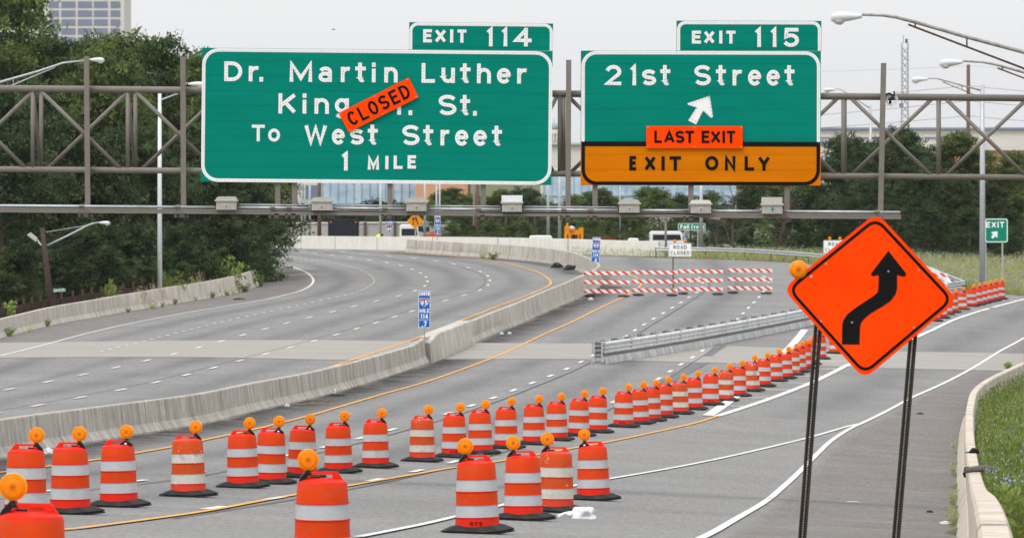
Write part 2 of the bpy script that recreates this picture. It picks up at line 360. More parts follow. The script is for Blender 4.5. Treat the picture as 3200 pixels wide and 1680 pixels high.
L2 = U([(850, 799), (890, 801.6), (930, 807.5), (974, 813), (1017, 818), (1061, 825.5), (1089, 832), (1120, 841), (1142, 850), (1157, 860), (1168, 870.6), (1170, 880), (1163, 889), (1151, 897), (1135, 905), (1117, 912.5), (1092, 920), (1064, 926), (1036, 932), (986, 942), (947, 951), (901, 961), (831, 976), (769, 989), (706.5, 1003), (640.5, 1019), (574.5, 1035.6), (520, 1048), (470, 1061), (419, 1073.6), (365, 1086), (310, 1100)])
L3 = U([(922.7, 786.7), (977, 791), (1031, 797), (1089, 804), (1143, 811), (1194, 818), (1236, 826.5), (1272, 836), (1300.6, 846), (1321, 856.6), (1332.6, 866.5), (1337, 877), (1335, 887.6), (1322, 898.5), (1298, 909), (1268, 919), (1222, 930.5), (1168, 943), (1120, 954), (951, 996), (887, 1012), (815, 1032), (743, 1051.5), (658, 1075.5), (578, 1098), (283, 1166), (168, 1190), (43, 1214), (-100, 1240)])
L4 = U([(1017, 781), (1070, 787), (1124.5, 792), (1187, 797), (1246, 802), (1305, 808), (1359, 815), (1406, 823), (1446, 832), (1480, 842), (1506, 851), (1524, 861), (1531, 871.5), (1531, 883), (1524, 893), (1508, 904), (1475.5, 915), (1438, 926), (1396, 938), (1353, 950), (866, 1096), (708, 1138), (518, 1188), (410, 1212), (291, 1235), (161, 1259), (19, 1285), (-100, 1310)])
L5 = U([(1163, 784), (1297, 793), (1421, 801), (1545, 815), (1600, 826), (1636, 837), (1675, 848), (1702, 862), (1719, 876), (1723, 885), (1713.5, 895), (1686, 907), (1647.5, 924), (1597, 942), (1539, 963), (1500, 980), (1448, 998), (1305, 1056), (1193, 1094), (1062, 1137)]) + [(-9.0, 240), (-12.0, 180)]
R1 = [(-12.2, 110)] + U([(140, 1459), (318, 1435), (433, 1415), (544, 1396), (643, 1374), (792, 1343), (877.5, 1322), (977, 1296.5), (1070, 1269), (1181, 1235.5), (1292, 1206), (1373, 1180), (1585, 1100), (1694, 1046), (1778, 1011), (1849, 975), (1911, 945.5), (1958, 924), (1989, 907), (2005, 889), (2001, 876), (1981, 864), (1946, 850), (1911, 841), (1877, 835)])
R2 = U([(2165, 854), (2185, 865), (2201, 888), (2181, 912), (2160, 925), (2138, 939), (2114, 954), (2089, 969), (2062, 985.5), (2029, 1004), (1998, 1023), (1968, 1043), (1809, 1136), (1703, 1182), (1642, 1205), (1582, 1229), (1514, 1254), (1440, 1279), (1365, 1304), (1270, 1329), (659, 1469), (472, 1500)]) + [(-9.2, 110)]
R3 = U([(2352, 850), (2378, 860), (2400, 872), (2405.7, 883), (2389, 909), (2366, 936), (2346, 954), (2331, 971.5), (2313, 988), (2202, 1091.5), (2167, 1115), (2121, 1143), (2086.5, 1166), (2051.6, 1188), (2003, 1213), (1905, 1262), (1401, 1449), (1127, 1509), (738, 1577), (466, 1619)])
R4 = U([(2242, 1300), (2184, 1320), (2114.5, 1336), (2044.6, 1351), (1957, 1370), (1877, 1386), (1770, 1404), (1559, 1442.6), (1429, 1459), (1292, 1483), (1144, 1509), (926, 1546), (811, 1566.5), (629, 1601.6), (481, 1622), (333, 1642), (209, 1658)]) + [(-7.3, 80)]
R5 = U([(2243.7, 1300), (2324, 1274), (2411, 1244.6), (2481, 1218), (2537, 1196), (2604, 1164), (2656, 1136), (2866, 1053), (2910, 1033), (2977, 999.5), (3065.5, 970.6), (3132, 953), (3200, 935)]) + [(36, 440)]
R5B = U([(2213, 1299), (2290, 1246), (2390, 1160), (2475, 1080), (2515, 1030)])
R6 = U([(1121.6, 1680), (1218, 1661), (1329, 1638.6), (1422, 1616), (1559, 1581), (1786, 1518), (1906, 1496), (2100, 1463), (2394, 1400), (2520, 1370), (2546, 1363), (2639, 1335), (2693, 1323)])
R7 = [(1.2, 70)] + U([(2200, 1680), (2300, 1620), (2400, 1563.6), (2444, 1524), (2511, 1461.5), (2542, 1430), (2586, 1386), (2622, 1359.5), (2666, 1334), (2693, 1323), (2733, 1304), (2817, 1260), (2848, 1242), (2932, 1206), (2977, 1184), (3039, 1151), (3119, 1100), (3154, 1082), (3200, 1057)]) + [(33, 400)]
RBAR = [(.9, 12), (3.2, 50)] + U([(2988, 1680), (2990, 1560), (2988, 1457), (2994, 1368), (3002, 1330), (3012, 1290), (3060, 1250), (3130, 1215), (3200, 1180)]) + [(28, 340), (36, 400)]
fLB = fx(LBAR + [(-19.5, 500), (-24, 560), (-28, 600)]); fRB = fx(RBAR)
fMED = fx(MEDN)
WXS, WYS = zip(*sorted([(p[0], p[1]) for p in WALLF]))
def fYW(X): return np.interp(X, WXS, WYS)
XR_Y = [40, 300, 418, 424, 430, 440, 470, 481, 491, 499, 532, 549, 579, 612]; XR_X = [60, 60, 60, 34, 29.5, 27, 23, 20.6, 11.2, 6.5, -8.8, -13.6, -20, -30]
def fXR(Y): return np.minimum(np.interp(Y, XR_Y, XR_X), np.where(np.asarray(Y) < 400, fRB(Y) + .25, 99))
def zg(X, Y):
    X = np.asarray(X, float); Y = np.asarray(Y, float); z = zr(X, Y)
    d = np.clip(fLB(Y) - .7 - X, 0, 60); z = z - np.where((Y > 150) & (Y < 650), np.minimum(4.2, d * .45), 0)
    dr = np.clip(X - fRB(Y) - .3, 0, .2) / .2; z = z + np.where(Y < 400, dr * np.interp(Y, [150, 235], [.42, .12]), 0)
    yw = np.where(X < 10.8, fYW(X), 499 + (X - 10.8) * .7); k = np.clip((Y - yw - 2) / 6, 0, 1)
    return z + (np.minimum(z, np.interp(Y, [500, 600, 640, 720, 900], [.9, .8, 0, -3.5, -6])) - z) * k
def grid(xs, ys, fz, name, m, parent=None, cols=None):
    nx, ny = xs.shape[1], xs.shape[0]
    v = np.stack([xs, ys, fz(xs, ys)], -1).reshape(-1, 3)
    i = np.arange(nx * ny).reshape(ny, nx); f = np.stack([i[:-1, :-1], i[:-1, 1:], i[1:, 1:], i[1:, :-1]], -1).reshape(-1, 4)
    me = bpy.data.meshes.new(name); me.from_pydata(v.tolist(), [], f.tolist()); me.materials.append(m)
    me.polygons.foreach_set('use_smooth', [True] * len(f))
    if cols is not None:
        a = me.color_attributes.new('wear', 'FLOAT_COLOR', 'POINT'); a.data.foreach_set('color', cols.reshape(-1).astype(np.float32))
    me.update(); o = bpy.data.objects.new(name, me); COL.objects.link(o); return o
gx = np.concatenate([-np.geomspace(6000, 62, 22), np.arange(-60, 60.1, .8), np.geomspace(62, 6000, 22)])
gy = np.concatenate([-np.geomspace(2000, 5, 10), np.arange(0, 660, 2.0), np.geomspace(662, 12000, 26)])
GX, GY = np.meshgrid(gx, gy)
tag(grid(GX, GY, lambda x, y: zg(x, y) - .06, 'ground', M['ground']), kind='structure')
ry = np.arange(40, 606, 1.0); tt = np.linspace(0, 1, 130)
RX = fLB(ry)[:, None] * (1 - tt) + fXR(ry)[:, None] * tt; RY = np.repeat(ry[:, None], len(tt), 1)
def sstep(a, b, x): t = np.clip((x - a) / (b - a), 0, 1); return t * t * (3 - 2 * t)
wear = np.zeros(RX.shape + (4,)); wear[..., 3] = 1
lanes = [fx(l)(RY) for l in (L1, L2, L3, L4, L5)]; rl = [fx(l)(RY) for l in (R1, R2, R3)]
for a, b in list(zip(lanes[:-1], lanes[1:])) + list(zip(rl[:-1], rl[1:])):
    w = np.maximum(b - a, .5); f = (RX - a) / w; wear[..., 0] += np.where((f > 0) & (f < 1), np.exp(-((f - .5) / .17) ** 2), 0) * .8
rr = [fx(R4)(RY), fx(R6)(RY)]
f = (RX - fx(R5)(RY)) / np.maximum(fx(R7)(RY) - fx(R5)(RY), .5); wear[..., 0] += np.where((f > 0) & (f < 1) & (RY > 225), np.exp(-((f - .5) / .22) ** 2), 0) * .7
wear[..., 1] = np.clip(sstep(.0, .6, lanes[0] - RX) + np.where(RY < 400, sstep(.1, .5, RX - fx(R7)(RY)), 0), 0, 1)
med = fMED(RY); dm = np.where(RX > med, RX - med, 9); wear[..., 2] = np.clip((1 - sstep(.4, 2.7, dm)) * (RY < 425), 0, 1)
wear[..., 2] += np.clip((1 - sstep(.1, 1.1, np.abs(RX - med - .2))) * (RY > 400) * (RY < 450), 0, 1) * .6
mf = fx(MEDF)(RY); wear[..., 2] += np.where((RY > 450) & (RY < 530), np.exp(-((RX - mf + .8) / .7) ** 2), 0) * .8
road = tag(grid(RX, RY, zr, 'road', M['asphalt'], None, wear), kind='structure')
dk1 = fx([(p[1], p[0]) for p in U([(0, 1071), (194, 1068), (582, 1064), (1000, 1062), (1500, 1071.6), (1849, 1073), (2254, 1080), (2626, 1095), (2866, 1099), (3200, 1105)])])
dk2 = fx([(p[1], p[0]) for p in U([(0, 1118), (621, 1116), (1044, 1125), (1800, 1122), (2150, 1132), (2755, 1150), (2866, 1153), (3200, 1160)])])
dxs = np.linspace(-24.6, 30, 110); tq = np.linspace(0, 1, 24)
DX = np.repeat(dxs[None, :], 24, 0); DY = dk2(dxs)[None, :] * (1 - tq[:, None]) + dk1(dxs)[None, :] * tq[:, None]
tag(grid(DX, DY, lambda x, y: zr(x, y) + .012, 'bridge_deck', M['deck']), kind='structure')

def ribbon(mb, line, w, off=.024, dash=None, phase=0, step=.8, lat=0.0):
    p, t = resample(line, step)
    def strip(a, b):
        tt = np.linspace(a, b, max(2, int((b - a) / step) + 1)); x = np.interp(tt, t, p[:, 0]); y = np.interp(tt, t, p[:, 1])
        dx = np.gradient(x); dy = np.gradient(y); l = np.hypot(dx, dy) + 1e-9; nx, ny = dy / l, -dx / l; vs = []
        for k in (-.5, .5):
            X = x + nx * (w * k + lat); Y = y + ny * (w * k + lat); vs.append(np.stack([X, Y, zr(X, Y) + off], 1))
        n = len(x); mb.add(np.concatenate(vs).tolist(), [(i, n + i, n + i + 1, i + 1) if ny[0] * 0 + 1 else () for i in range(n - 1)])
    if not dash: strip(0, t[-1]); return
    on, per = dash; s0 = phase
    while s0 + on < t[-1]: strip(max(0, s0), s0 + on); s0 += per
def marking(name, m, *args):
    mb = MB()
    for a in args: ribbon(mb, *a[:2], **(a[2] if len(a) > 2 else {}))
    o = mb.build(name, m); return tag(o, kind='structure')
marking('white_edge_line', M['white_paint'], (L1, .15), (R6, .13), (R7, .15), (R5, .25), (R5B, .38))
marking('white_lane_dashes', M['white_paint'], (L2, .15, dict(dash=(1.05, 3.66))), (L3, .16, dict(dash=(3.1, 11.2), phase=-1.5)), (L4, .16, dict(dash=(3.1, 11.2), phase=-1.5)), (R2, .16, dict(dash=(3.1, 10.4), phase=-1.5)), (R3, .16, dict(dash=(3.1, 10.6), phase=-1.5)))
marking('yellow_edge_line', M['yellow_paint'], (L5, .14), (R1, .13), (R4, .13))
hb = MB()
for (ua, va, ub, vb) in [(2268, 1269, 2328, 1270), (2317, 1244, 2408, 1244), (2376, 1218, 2473, 1219), (2409, 1196, 2528, 1198), (2474, 1176, 2574, 1176), (2527, 1154, 2614, 1154), (2567, 1130, 2656, 1131), (2530, 1108, 2700, 1112), (2560, 1082, 2760, 1086), (2505, 1053, 2830, 1060), (2520, 1031, 2866, 1041), (2868, 1043, 2885, 1043), (2892, 1021.5, 2930, 1022), (2923, 1002, 2978, 1002), (2960, 985, 3020, 986), (2985, 970, 3080, 971), (3080, 953, 3125, 953.5), (3120, 939, 3178, 939)]:
    ribbon(hb, [unp(ua, va), unp(ub, vb)], .26, .028)
tag(hb.build('gore_hatching', M['white_paint']), kind='structure')
marking('tar_seam', M['tar'], (R2, .05, dict(lat=-.42, off=.018)), (R3[8:], .05, dict(lat=-.35, off=.018)), (L4, .03, dict(lat=.3, off=.018)))
marking('tar_patch', M['skid'], (U([(2060, 1200), (2110, 1178), (2150, 1157), (2196, 1134)]), .55, dict(off=.016)), (U([(2210, 1113), (2240, 1092), (2262, 1080)]), .4, dict(off=.016)))

# ------------------------------------------------------------------ swept barriers
def sweep(mb_uv, line, prof, hfun=None, step=1.5, zf=zr, wfun=None):
    p, t = resample(line, step); x, y = p.T; dx = np.gradient(x); dy = np.gradient(y); l = np.hypot(dx, dy); nx, ny = dy / l, -dx / l
    mb, uvs = mb_uv; n = len(prof); z0 = zf(x, y); vs = []; hs_ = [1.0 if hfun is None else hfun(q) for q in y]; ws = [1.0 if wfun is None else wfun(q) for q in y]
    for i in range(len(x)):
        for (o, h) in prof: vs.append((x[i] + nx[i] * o * ws[i], y[i] + ny[i] * o * ws[i], z0[i] - .04 + h * hs_[i]))
    fs = []; cum = [0]
    for a, b in zip(prof[:-1], prof[1:]): cum.append(cum[-1] + math.hypot(b[0] - a[0], b[1] - a[1]))
    for i in range(len(x) - 1):
        for k in range(n - 1):
            fs.append((i * n + k, i * n + k + 1, (i + 1) * n + k + 1, (i + 1) * n + k)); uvs.append([(t[i], cum[k]), (t[i], cum[k + 1]), (t[i + 1], cum[k + 1]), (t[i + 1], cum[k])])
    for i, rev in ((0, True), (len(x) - 1, False)):
        f = [i * n + k for k in range(n)]; f = f if not rev else f[::-1]; fs.append(tuple(f)); uvs.append([(t[i] + .3 + prof[k % n][0], prof[k % n][1]) for k in range(n)])
    mb.add(vs, fs)
def swept(name, m, label, cat, *sw, group=None, parent=None):
    mb = MB(); uvs = []
    for a in sw: sweep((mb, uvs), *a[:2], **(a[2] if len(a) > 2 else {}))
    o = mb.build(name, m, parent); ul = o.data.uv_layers.new(name='UVMap'); k = 0
    flat = [q for f in uvs for q in f]; ul.data.foreach_set('uv', np.array(flat, np.float32).reshape(-1)); smooth_auto(o, 25)
    if label: tag(o, label, cat, group)
    return o
def off_line(line, d):
    p = np.array(line); dx = np.gradient(p[:, 0]); dy = np.gradient(p[:, 1]); l = np.hypot(dx, dy); return np.stack([p[:, 0] + dy / l * d, p[:, 1] - dx / l * d], 1).tolist()
JER = [(-.32, 0), (-.32, .08), (-.17, .30), (-.10, .90), (-.08, .93), (.08, .93), (.10, .90), (.17, .30), (.32, .08), (.32, 0)]
medline = [(-13.2, 100)] + [(x - .32, y) for x, y in MEDN] + [(5.75, 436)] + [(x + .25, y) for x, y in MEDF]
def medh(Y): return float(np.interp(Y, [276, 284, 311, 318, 400, 460, 520], [.97, 1.16, 1.16, 1.1, 1.28, 1.18, 1.12]))
med_o = swept('median_barrier', M['conc'], 'long stained concrete median barrier curving between the two carriageways', 'concrete barrier', (medline, JER, dict(hfun=medh)))
blk = [(-.36, 0), (-.36, .2), (-.30, 1.0), (-.26, 1.04), (.26, 1.04), (.30, 1.0), (.44, .25), (.44, 0)]
bl = [p for p in resample(medline, 1.0)[0].tolist() if 282 < p[1] < 311]
swept('bridge_block', M['conc_b2'], None, None, (bl, blk, dict(hfun=lambda Y: float(np.interp(Y, [282, 288, 311], [.82, 1.12, 1.12])))), parent=med_o)
swept('left_barrier', M['conc_l'], 'tan concrete barrier with weeds curving along the left shoulder below the trees', 'concrete barrier', ([(x - .3, y) for x, y in LBAR], JER, dict(hfun=lambda y: float(np.interp(y, [330, 440], [1.0, 1.22])))))
WP = [(-.25, 0), (-.25, .9), (-.2, 1.0), (-.28, 1.02), (-.28, 1.10), (.28, 1.10), (.28, 0)]
swept('far_parapet', M['conc_w'], 'pale new concrete parapet along the far outer side of the curve', 'concrete wall', (off_line(WALLF, .25), [(-o, h) for o, h in WP[::-1]], dict(hfun=lambda y: float(np.interp(y, [492, 500, 560], [.98, 1.02, .98])))))
RP = [(-.20, .0), (-.20, .62), (-.16, .86), (-.12, .9), (.16, .9), (.20, .86), (.22, .2), (.22, 0)]
rb = swept('right_barrier', M['conc_r'], 'pale concrete barrier beside the wildflowers at bottom right', 'concrete barrier', ([(x + .345, y) for x, y in RBAR], RP, dict(wfun=lambda y: .72)))
sk = [(x, y) for x, y in RBAR if 20 < y < 233]; sk = sk + [(float(fRB(236)), 236)]
swept('barrier_skirt', M['conc_r'], None, None, ([(x, y) for x, y in sk], [(0, 0), (.02, .1), (.18, .42), (.3, .45), (.3, 0)], dict(hfun=lambda y: float(np.interp(y, [228, 236], [1.0, .7])))), parent=rb)

# guardrails
def guardrail(line, label, h=.68, m='galv', tri=False, end_drop=False):
    root = thing('guardrail', label, 'guardrail', (0, 0, 0)); z0 = .30 if not tri else .2
    prof = [(0, h - z0), (.05, h - z0 + .06), (.0, h - z0 * .5), (.05, h - .06), (.0, h)]
    if tri: prof = [(0, h - .5), (.05, h - .44), (0, h - .35), (.05, h - .25), (0, h - .17), (.05, h - .07), (0, h)]
    loop = [(o + .05, z) for o, z in prof] + [(o, z) for o, z in prof[::-1]]
    swept('rail', M[m], None, None, (line, loop + [loop[0]], dict(step=1.0)), parent=root)
    p, t = resample(line, 1.9)
    for x, y in p[::1]:
        mb = MB(); mb.box(0, 0, -.3, .1, .15, h + .25); o = mb.build('post', M['wood' if m == 'galv' else m], root, loc=(x - .02, y + .16, float(zr(x, y))))
    return root
g1 = [(10.6, 493.6)] + U([(2300, 806), (2500, 820), (2700, 836), (2880, 855)]) + [(28.6, 438), (28.9, 428)]
g1 = guardrail(g1, 'long grey guardrail above the grass verge beyond the barricades', .78)
mb = MB(); a = Vector(W(2940, 838, 437)); b = Vector(W(2978, 880, 428))
for k in range(8):
    pass
pts = [Vector(W(*q)) for q in ((2880, 828, 450), (2912, 836, 444), (2936, 847, 438), (2960, 862, 432), (2977, 884, 428))]
loop = []; nn = 9
for i, p in enumerate(pts):
    for k in range(nn): loop.append((p.x + (.05 if k % 2 else -.03), p.y, p.z - .02 - k * .055))
mb.add(loop, [(i * nn + k, (i + 1) * nn + k, (i + 1) * nn + k + 1, i * nn + k + 1) for i in range(len(pts) - 1) for k in range(nn - 1)])
o = mb.build('end_terminal', M['sign_white'], g1); sol = o.modifiers.new('thick', 'SOLIDIFY'); sol.thickness = .03
guardrail([unp(2860, 935), unp(2930, 925), unp(3004, 914)], 'short corrugated guardrail end in the gore behind the small drums', .8, 'alu', True)

# ------------------------------------------------------------------ stroke lettering
def A(cx, cz, rx, rz, a0, a1, n=12): return [(cx + rx * math.cos(R(a0 + (a1 - a0) * i / n)), cz + rz * math.sin(R(a0 + (a1 - a0) * i / n))) for i in range(n + 1)]
SS = lambda h: [A(.5, h * .75, .5, h * .25, 28, 270, 12) + A(.5, h * .25, .5, h * .25, 90, -152, 12)[1:]]
EL = lambda cz, rz, rx=.5: A(.5, cz, rx, rz, 0, 360, 22)
G = {
 'A': [[(0, 0), (.5, 1), (1, 0)], [(.2, .3), (.8, .3)]], 'C': [A(.5, .5, .5, .5, 42, 318, 18)], 'D': [[(0, 0), (0, 1)], [(0, 1), (.4, 1)] + A(.4, .5, .6, .5, 90, -90, 14)[1:] + [(0, 0)]],
 'E': [[(1, 1), (0, 1), (0, 0), (1, 0)], [(0, .52), (.85, .52)]], 'F': [[(1, 1), (0, 1), (0, 0)], [(0, .52), (.85, .52)]], 'H': [[(0, 0), (0, 1)], [(1, 0), (1, 1)], [(0, .5), (1, .5)]],
 'I': [[(.5, 0), (.5, 1)]], 'J': [[(1, 1), (1, .3)] + A(.5, .3, .5, .3, 0, -170, 8)], 'K': [[(0, 0), (0, 1)], [(1, 1), (.02, .36)], [(.34, .58), (1, 0)]], 'L': [[(0, 1), (0, 0), (1, 0)]],
 'M': [[(0, 0), (0, 1), (.5, .12), (1, 1), (1, 0)]], 'N': [[(0, 0), (0, 1), (1, 0), (1, 1)]], 'O': [EL(.5, .5)], 'R': [[(0, 0), (0, 1), (.5, 1)] + A(.5, .74, .5, .26, 90, -90, 8)[1:] + [(0, .48)], [(.5, .48), (1, 0)]],
 'S': SS(1), 'T': [[(0, 1), (1, 1)], [(.5, 1), (.5, 0)]], 'U': [[(0, 1), (0, .35)] + A(.5, .35, .5, .35, 180, 360, 10) + [(1, 1)]], 'W': [[(0, 1), (.25, 0), (.5, .9), (.75, 0), (1, 1)]],
 'X': [[(0, 0), (1, 1)], [(0, 1), (1, 0)]], 'Y': [[(0, 1), (.5, .45), (1, 1)], [(.5, .45), (.5, 0)]], '1': [[(0, .84), (.8, 1), (.8, 0)]], '2': [A(.5, .71, .5, .29, 165, -35, 10) + [(0, 0), (1, 0)]],
 '3': [A(.45, .75, .5, .25, 150, -90, 10) + A(.45, .25, .55, .25, 90, -150, 10)], '4': [[(.72, 0), (.72, 1)], [(.72, 1), (0, .28), (1, .28)]], '5': [[(.95, 1), (.1, 1), (.06, .55)] + A(.46, .32, .54, .32, 128, -150, 12)],
 '6': [A(.5, .3, .5, .3, 0, 360, 16), [(0, .3), (.12, .7), (.5, .97), (.85, .93)]], '7': [[(0, 1), (1, 1), (.35, 0)]], '.': [[(.5, -.02), (.5, .04)]],
 'a': [[(1, 0), (1, .5)] + A(.52, .52, .48, .21, 0, 155, 8), EL(.2, .21)], 'd': [[(1, 0), (1, 1)], EL(.36, .37)], 'e': [[(.1, .38), (.9, .38)], A(.5, .36, .5, .37, 2, 318, 16)], 'g': [EL(.4, .33), [(1, .73), (1, -.08)] + A(.5, -.08, .5, .2, 0, -150, 8)],
 'h': [[(0, 0), (0, 1)], A(.5, .42, .5, .31, 180, 0, 10) + [(1, 0)]], 'i': [[(.5, 0), (.5, .62)], [(.5, .96), (.5, 1.0)]], 'k': [[(0, 0), (0, 1)], [(.95, .72), (.05, .3)], [(.35, .46), (1, 0)]], 'l': [[(.5, 0), (.5, 1)]],
 'n': [[(0, 0), (0, .72)], A(.5, .42, .5, .31, 180, 0, 10) + [(1, 0)]], 'o': [EL(.36, .37)], 'r': [[(0, 0), (0, .72)], A(.75, .38, .75, .34, 175, 75, 7)], 's': SS(.73), 't': [[(.42, 1), (.42, .2)] + A(.72, .2, .3, .2, 180, 300, 6), [(0, .74), (1, .74)]],
 'u': [[(1, .72), (1, 0)], [(0, .72), (0, .32)] + A(.5, .32, .5, .32, 180, 360, 10)],
}
ident = lambda x, z, d: (x, -d, z)
def stroke(mb, pl, t, d, f=ident, mi=0, cap=True):
    p = [Vector((a, b)) for a, b in pl]; closed = (p[0] - p[-1]).length < 1e-5
    if closed: p = p[:-1]
    n = len(p); Ls, Rs = [], []
    if cap and not closed:
        for i, j in ((0, 1), (-1, -2)):
            dv = (p[i] - p[j]).normalized(); p[i] = p[i] + dv * t * (1.0 if min(abs(dv.x), abs(dv.y)) < .05 else .35)
    for i in range(n):
        a = p[i] - p[i - 1] if (i > 0 or closed) else p[1] - p[0]; b = p[(i + 1) % n] - p[i] if (i < n - 1 or closed) else a
        a = a.normalized(); b = b.normalized(); na = Vector((-a.y, a.x)); nb = Vector((-b.y, b.x)); mtr = na + nb
        mtr = mtr.normalized() if mtr.length > .2 else na; k = min(2.2, 1 / max(.3, mtr.dot(na)))
        Ls.append(p[i] + mtr * t * k); Rs.append(p[i] - mtr * t * k)
    vs = [f(q.x, q.y, d) for q in Ls] + [f(q.x, q.y, d) for q in Rs]; m = n if closed else n - 1
    mb.add(vs, [(i, n + i, n + (i + 1) % n, (i + 1) % n) for i in range(m)], mi)
def dots(mb, pl, sp, r, d, f=ident, mi=0, n=6):
    p = np.array(pl); s_ = np.concatenate([[0], np.cumsum(np.hypot(*np.diff(p, axis=0).T))]); k = max(1, int(round(s_[-1] / sp)))
    for q in np.linspace(0, s_[-1], k + 1):
        x = np.interp(q, s_, p[:, 0]); z = np.interp(q, s_, p[:, 1])
        mb.add([f(x + r * math.cos(2 * PI * j / n), z + r * math.sin(2 * PI * j / n), d) for j in range(n)], [tuple(range(n))], mi)
def letters(mb, items, t, d=.012, f=ident, mi=0, bt=None):
    """items: (char, x0, x1, baseline z, cap height); t = half stroke"""
    k = 0
    for ch, x0, x1, z0, H in items:
        for pl in G[ch]:
            q = [(((x0 + x1) / 2) if ch in 'I.il' else x0 + t + a * (x1 - x0 - 2 * t), z0 + t + b * (H - 2 * t)) for a, b in pl]
            stroke(mb, q, t, d + .0006 * (k % 7), f, mi); k += 1
            if bt: dots(bt, q, t * 1.75, t * .38, d + .008, f)
def word(txt, x0, x1, z0, H, t=None, gap=.28, narrow=.42):
    ws = {'I': .0, '1': .34, '.': .0, 'i': .0, 'l': .0, 'M': .95, 'W': 1.05, 'E': .62, 'F': .6, 'L': .6, ' ': .3, 'r': .45, 't': .5, 'T': .68}
    w = [ws.get(ch, .72) + .2 for ch in txt]; tot = sum(w) + gap * (len(txt) - 1); k = (x1 - x0) / tot; out = []; x = x0
    for ch, a in zip(txt, w):
        if ch != ' ': out.append((ch, x, x + a * k, z0, H))
        x += (a + gap) * k
    return out
def rrect(x0, z0, x1, z1, r, n=6):
    o = []
    for cx, cz, a in ((x1 - r, z0 + r, -90), (x1 - r, z1 - r, 0), (x0 + r, z1 - r, 90), (x0 + r, z0 + r, 180)): o += A(cx, cz, r, r, a, a + 90, n)
    return o

# ------------------------------------------------------------------ overhead gantry (plane at YG)
YG = 135.5; GS = S(YG)
def P(u, v, dy=0.0): x, y, z = W(u, v, YG); return Vector((x, y + dy, z))
gan = thing('sign_gantry', 'grey tubular truss spanning the road and carrying the overhead signs', 'sign gantry', (0, YG, float(zr(0, YG))))
gl = Vector(gan.location)
def gb(mb, name, m, sm=False): mb.v = [tuple(Vector(v) - gl) for v in mb.v]; return mb.build(name, m, gan, sm)
RO = Vector((.09, 1.15, 0)); top = lambda u: P(u, 276 + .0094 * u); bot = lambda u: P(u, 529 + .0080 * u)
for f_, r in ((top, .066), (bot, .060)):
    for o_ in (Vector(), RO):
        mb = MB(); mb.tube([f_(-260) + o_, f_(1600) + o_, f_(3460) + o_], r, 14); gb(mb, 'chord', M['steel'], True)
nodes = [-195, 102, 399, 696, 993, 1290, 1587, 1749, 2041, 2338, 2635, 2932, 3229]
for u in nodes:
    for o_ in (Vector(), RO):
        mb = MB(); mb.tube([top(u) + o_, bot(u) + o_], .040, 10); gb(mb, 'vertical_strut', M['steel'], True)
    mb = MB(); mb.tube([top(u) , bot(u) + RO], .036, 8); gb(mb, 'cross_strut', M['steel'], True)
for a_, b_ in zip(nodes[:-1], nodes[1:]):
    i = nodes.index(a_)
    for o_, fl in ((Vector((0, .0, 0)), 0), (RO, 1)):
        mb = MB(); s_, e_ = (top(a_ + 18), bot(b_ - 18)) if not fl else (bot(a_ + 18), top(b_ - 18)); mb.tube([s_ + o_, e_ + o_], .042, 10); gb(mb, 'diagonal_brace', M['steel'], True)
for u in (-235, 3440):                       # end posts outside the frame carry the truss
    for o_ in (Vector(), RO):
        p = top(u) + o_; mb = MB(); mb.tube([(p.x, p.y, float(zr(p.x, p.y)) - .2), p + Vector((0, 0, .3))], .16, 14); gb(mb, 'support_post', M['steel'], True)
def ibeam(u0, v0, u1, v1):
    mb = MB(); a, b = P(u0, v0, -.17), P(u1, v1, -.17)
    for w, d, oy in ((.105, .012, -.05), (.012, .1, 0), (.105, .012, .05)):
        vs = [];
        for q in (a, b):
            for sx_, sy_ in ((-1, -1), (1, -1), (1, 1), (-1, 1)): vs.append((q.x + sx_ * w / 2, q.y + oy + sy_ * d / 2, q.z))
        mb.add(vs, [(0, 1, 5, 4), (1, 2, 6, 5), (2, 3, 7, 6), (3, 0, 4, 7), (0, 3, 2, 1), (4, 5, 6, 7)])
    gb(mb, 'sign_post', M['steel'])
railv = lambda u: 653 + .0073 * u
for u0, v0, u1 in ((272, 177, 276), (573, 178, 575), (868, 170, 869), (920, 170, 921), (1220, 175, 1219), (1510, 178, 1510), (1777, 188, 1775), (1861, 190, 1859), (2160, 190, 2158), (2460, 192, 2458), (2760, 198, 2750)):
    ibeam(u0, v0, u1, railv(u1) + 2)
    for nm, (w, h, dy) in (('rail_bracket', (46 / GS, 15 / GS, -.55)),):
        p = P(u1 - 6, railv(u1) + 22, 0); mb = MB(); mb.box(p.x, p.y - .35, p.z, w * .92, .5, h * .5, 0); mb.box(p.x - w * .35, p.y - .62, p.z, w * .16, .06, h, 0); mb.box(p.x + w * .1, p.y - .62, p.z, w * .32, .06, h, 0)
        gb(mb, 'rail_bracket', M['steel_d'])
    p = P(u1 - 14, railv(u1) - 12, -.66); mb = MB(); mb.tube([p + Vector((-.05, 0, 0)), p + Vector((.05, 0, 0))], .035, 8); gb(mb, 'clamp', M['steel'])
def bar(u0, u1, dv, h, d, dy, name, m='steel'):
    mb = MB(); a, b = P(u0, railv(u0) + dv, dy), P(u1, railv(u1) + dv, dy); vs = []
    for q in (a, b):
        for sy_, sz_ in ((-1, -1), (1, -1), (1, 1), (-1, 1)): vs.append((q.x, q.y + sy_ * d / 2, q.z + sz_ * h / 2))
    mb.add(vs, [(0, 1, 5, 4), (1, 2, 6, 5), (2, 3, 7, 6), (3, 0, 4, 7), (3, 2, 1, 0), (4, 5, 6, 7)]); gb(mb, name, M[m])
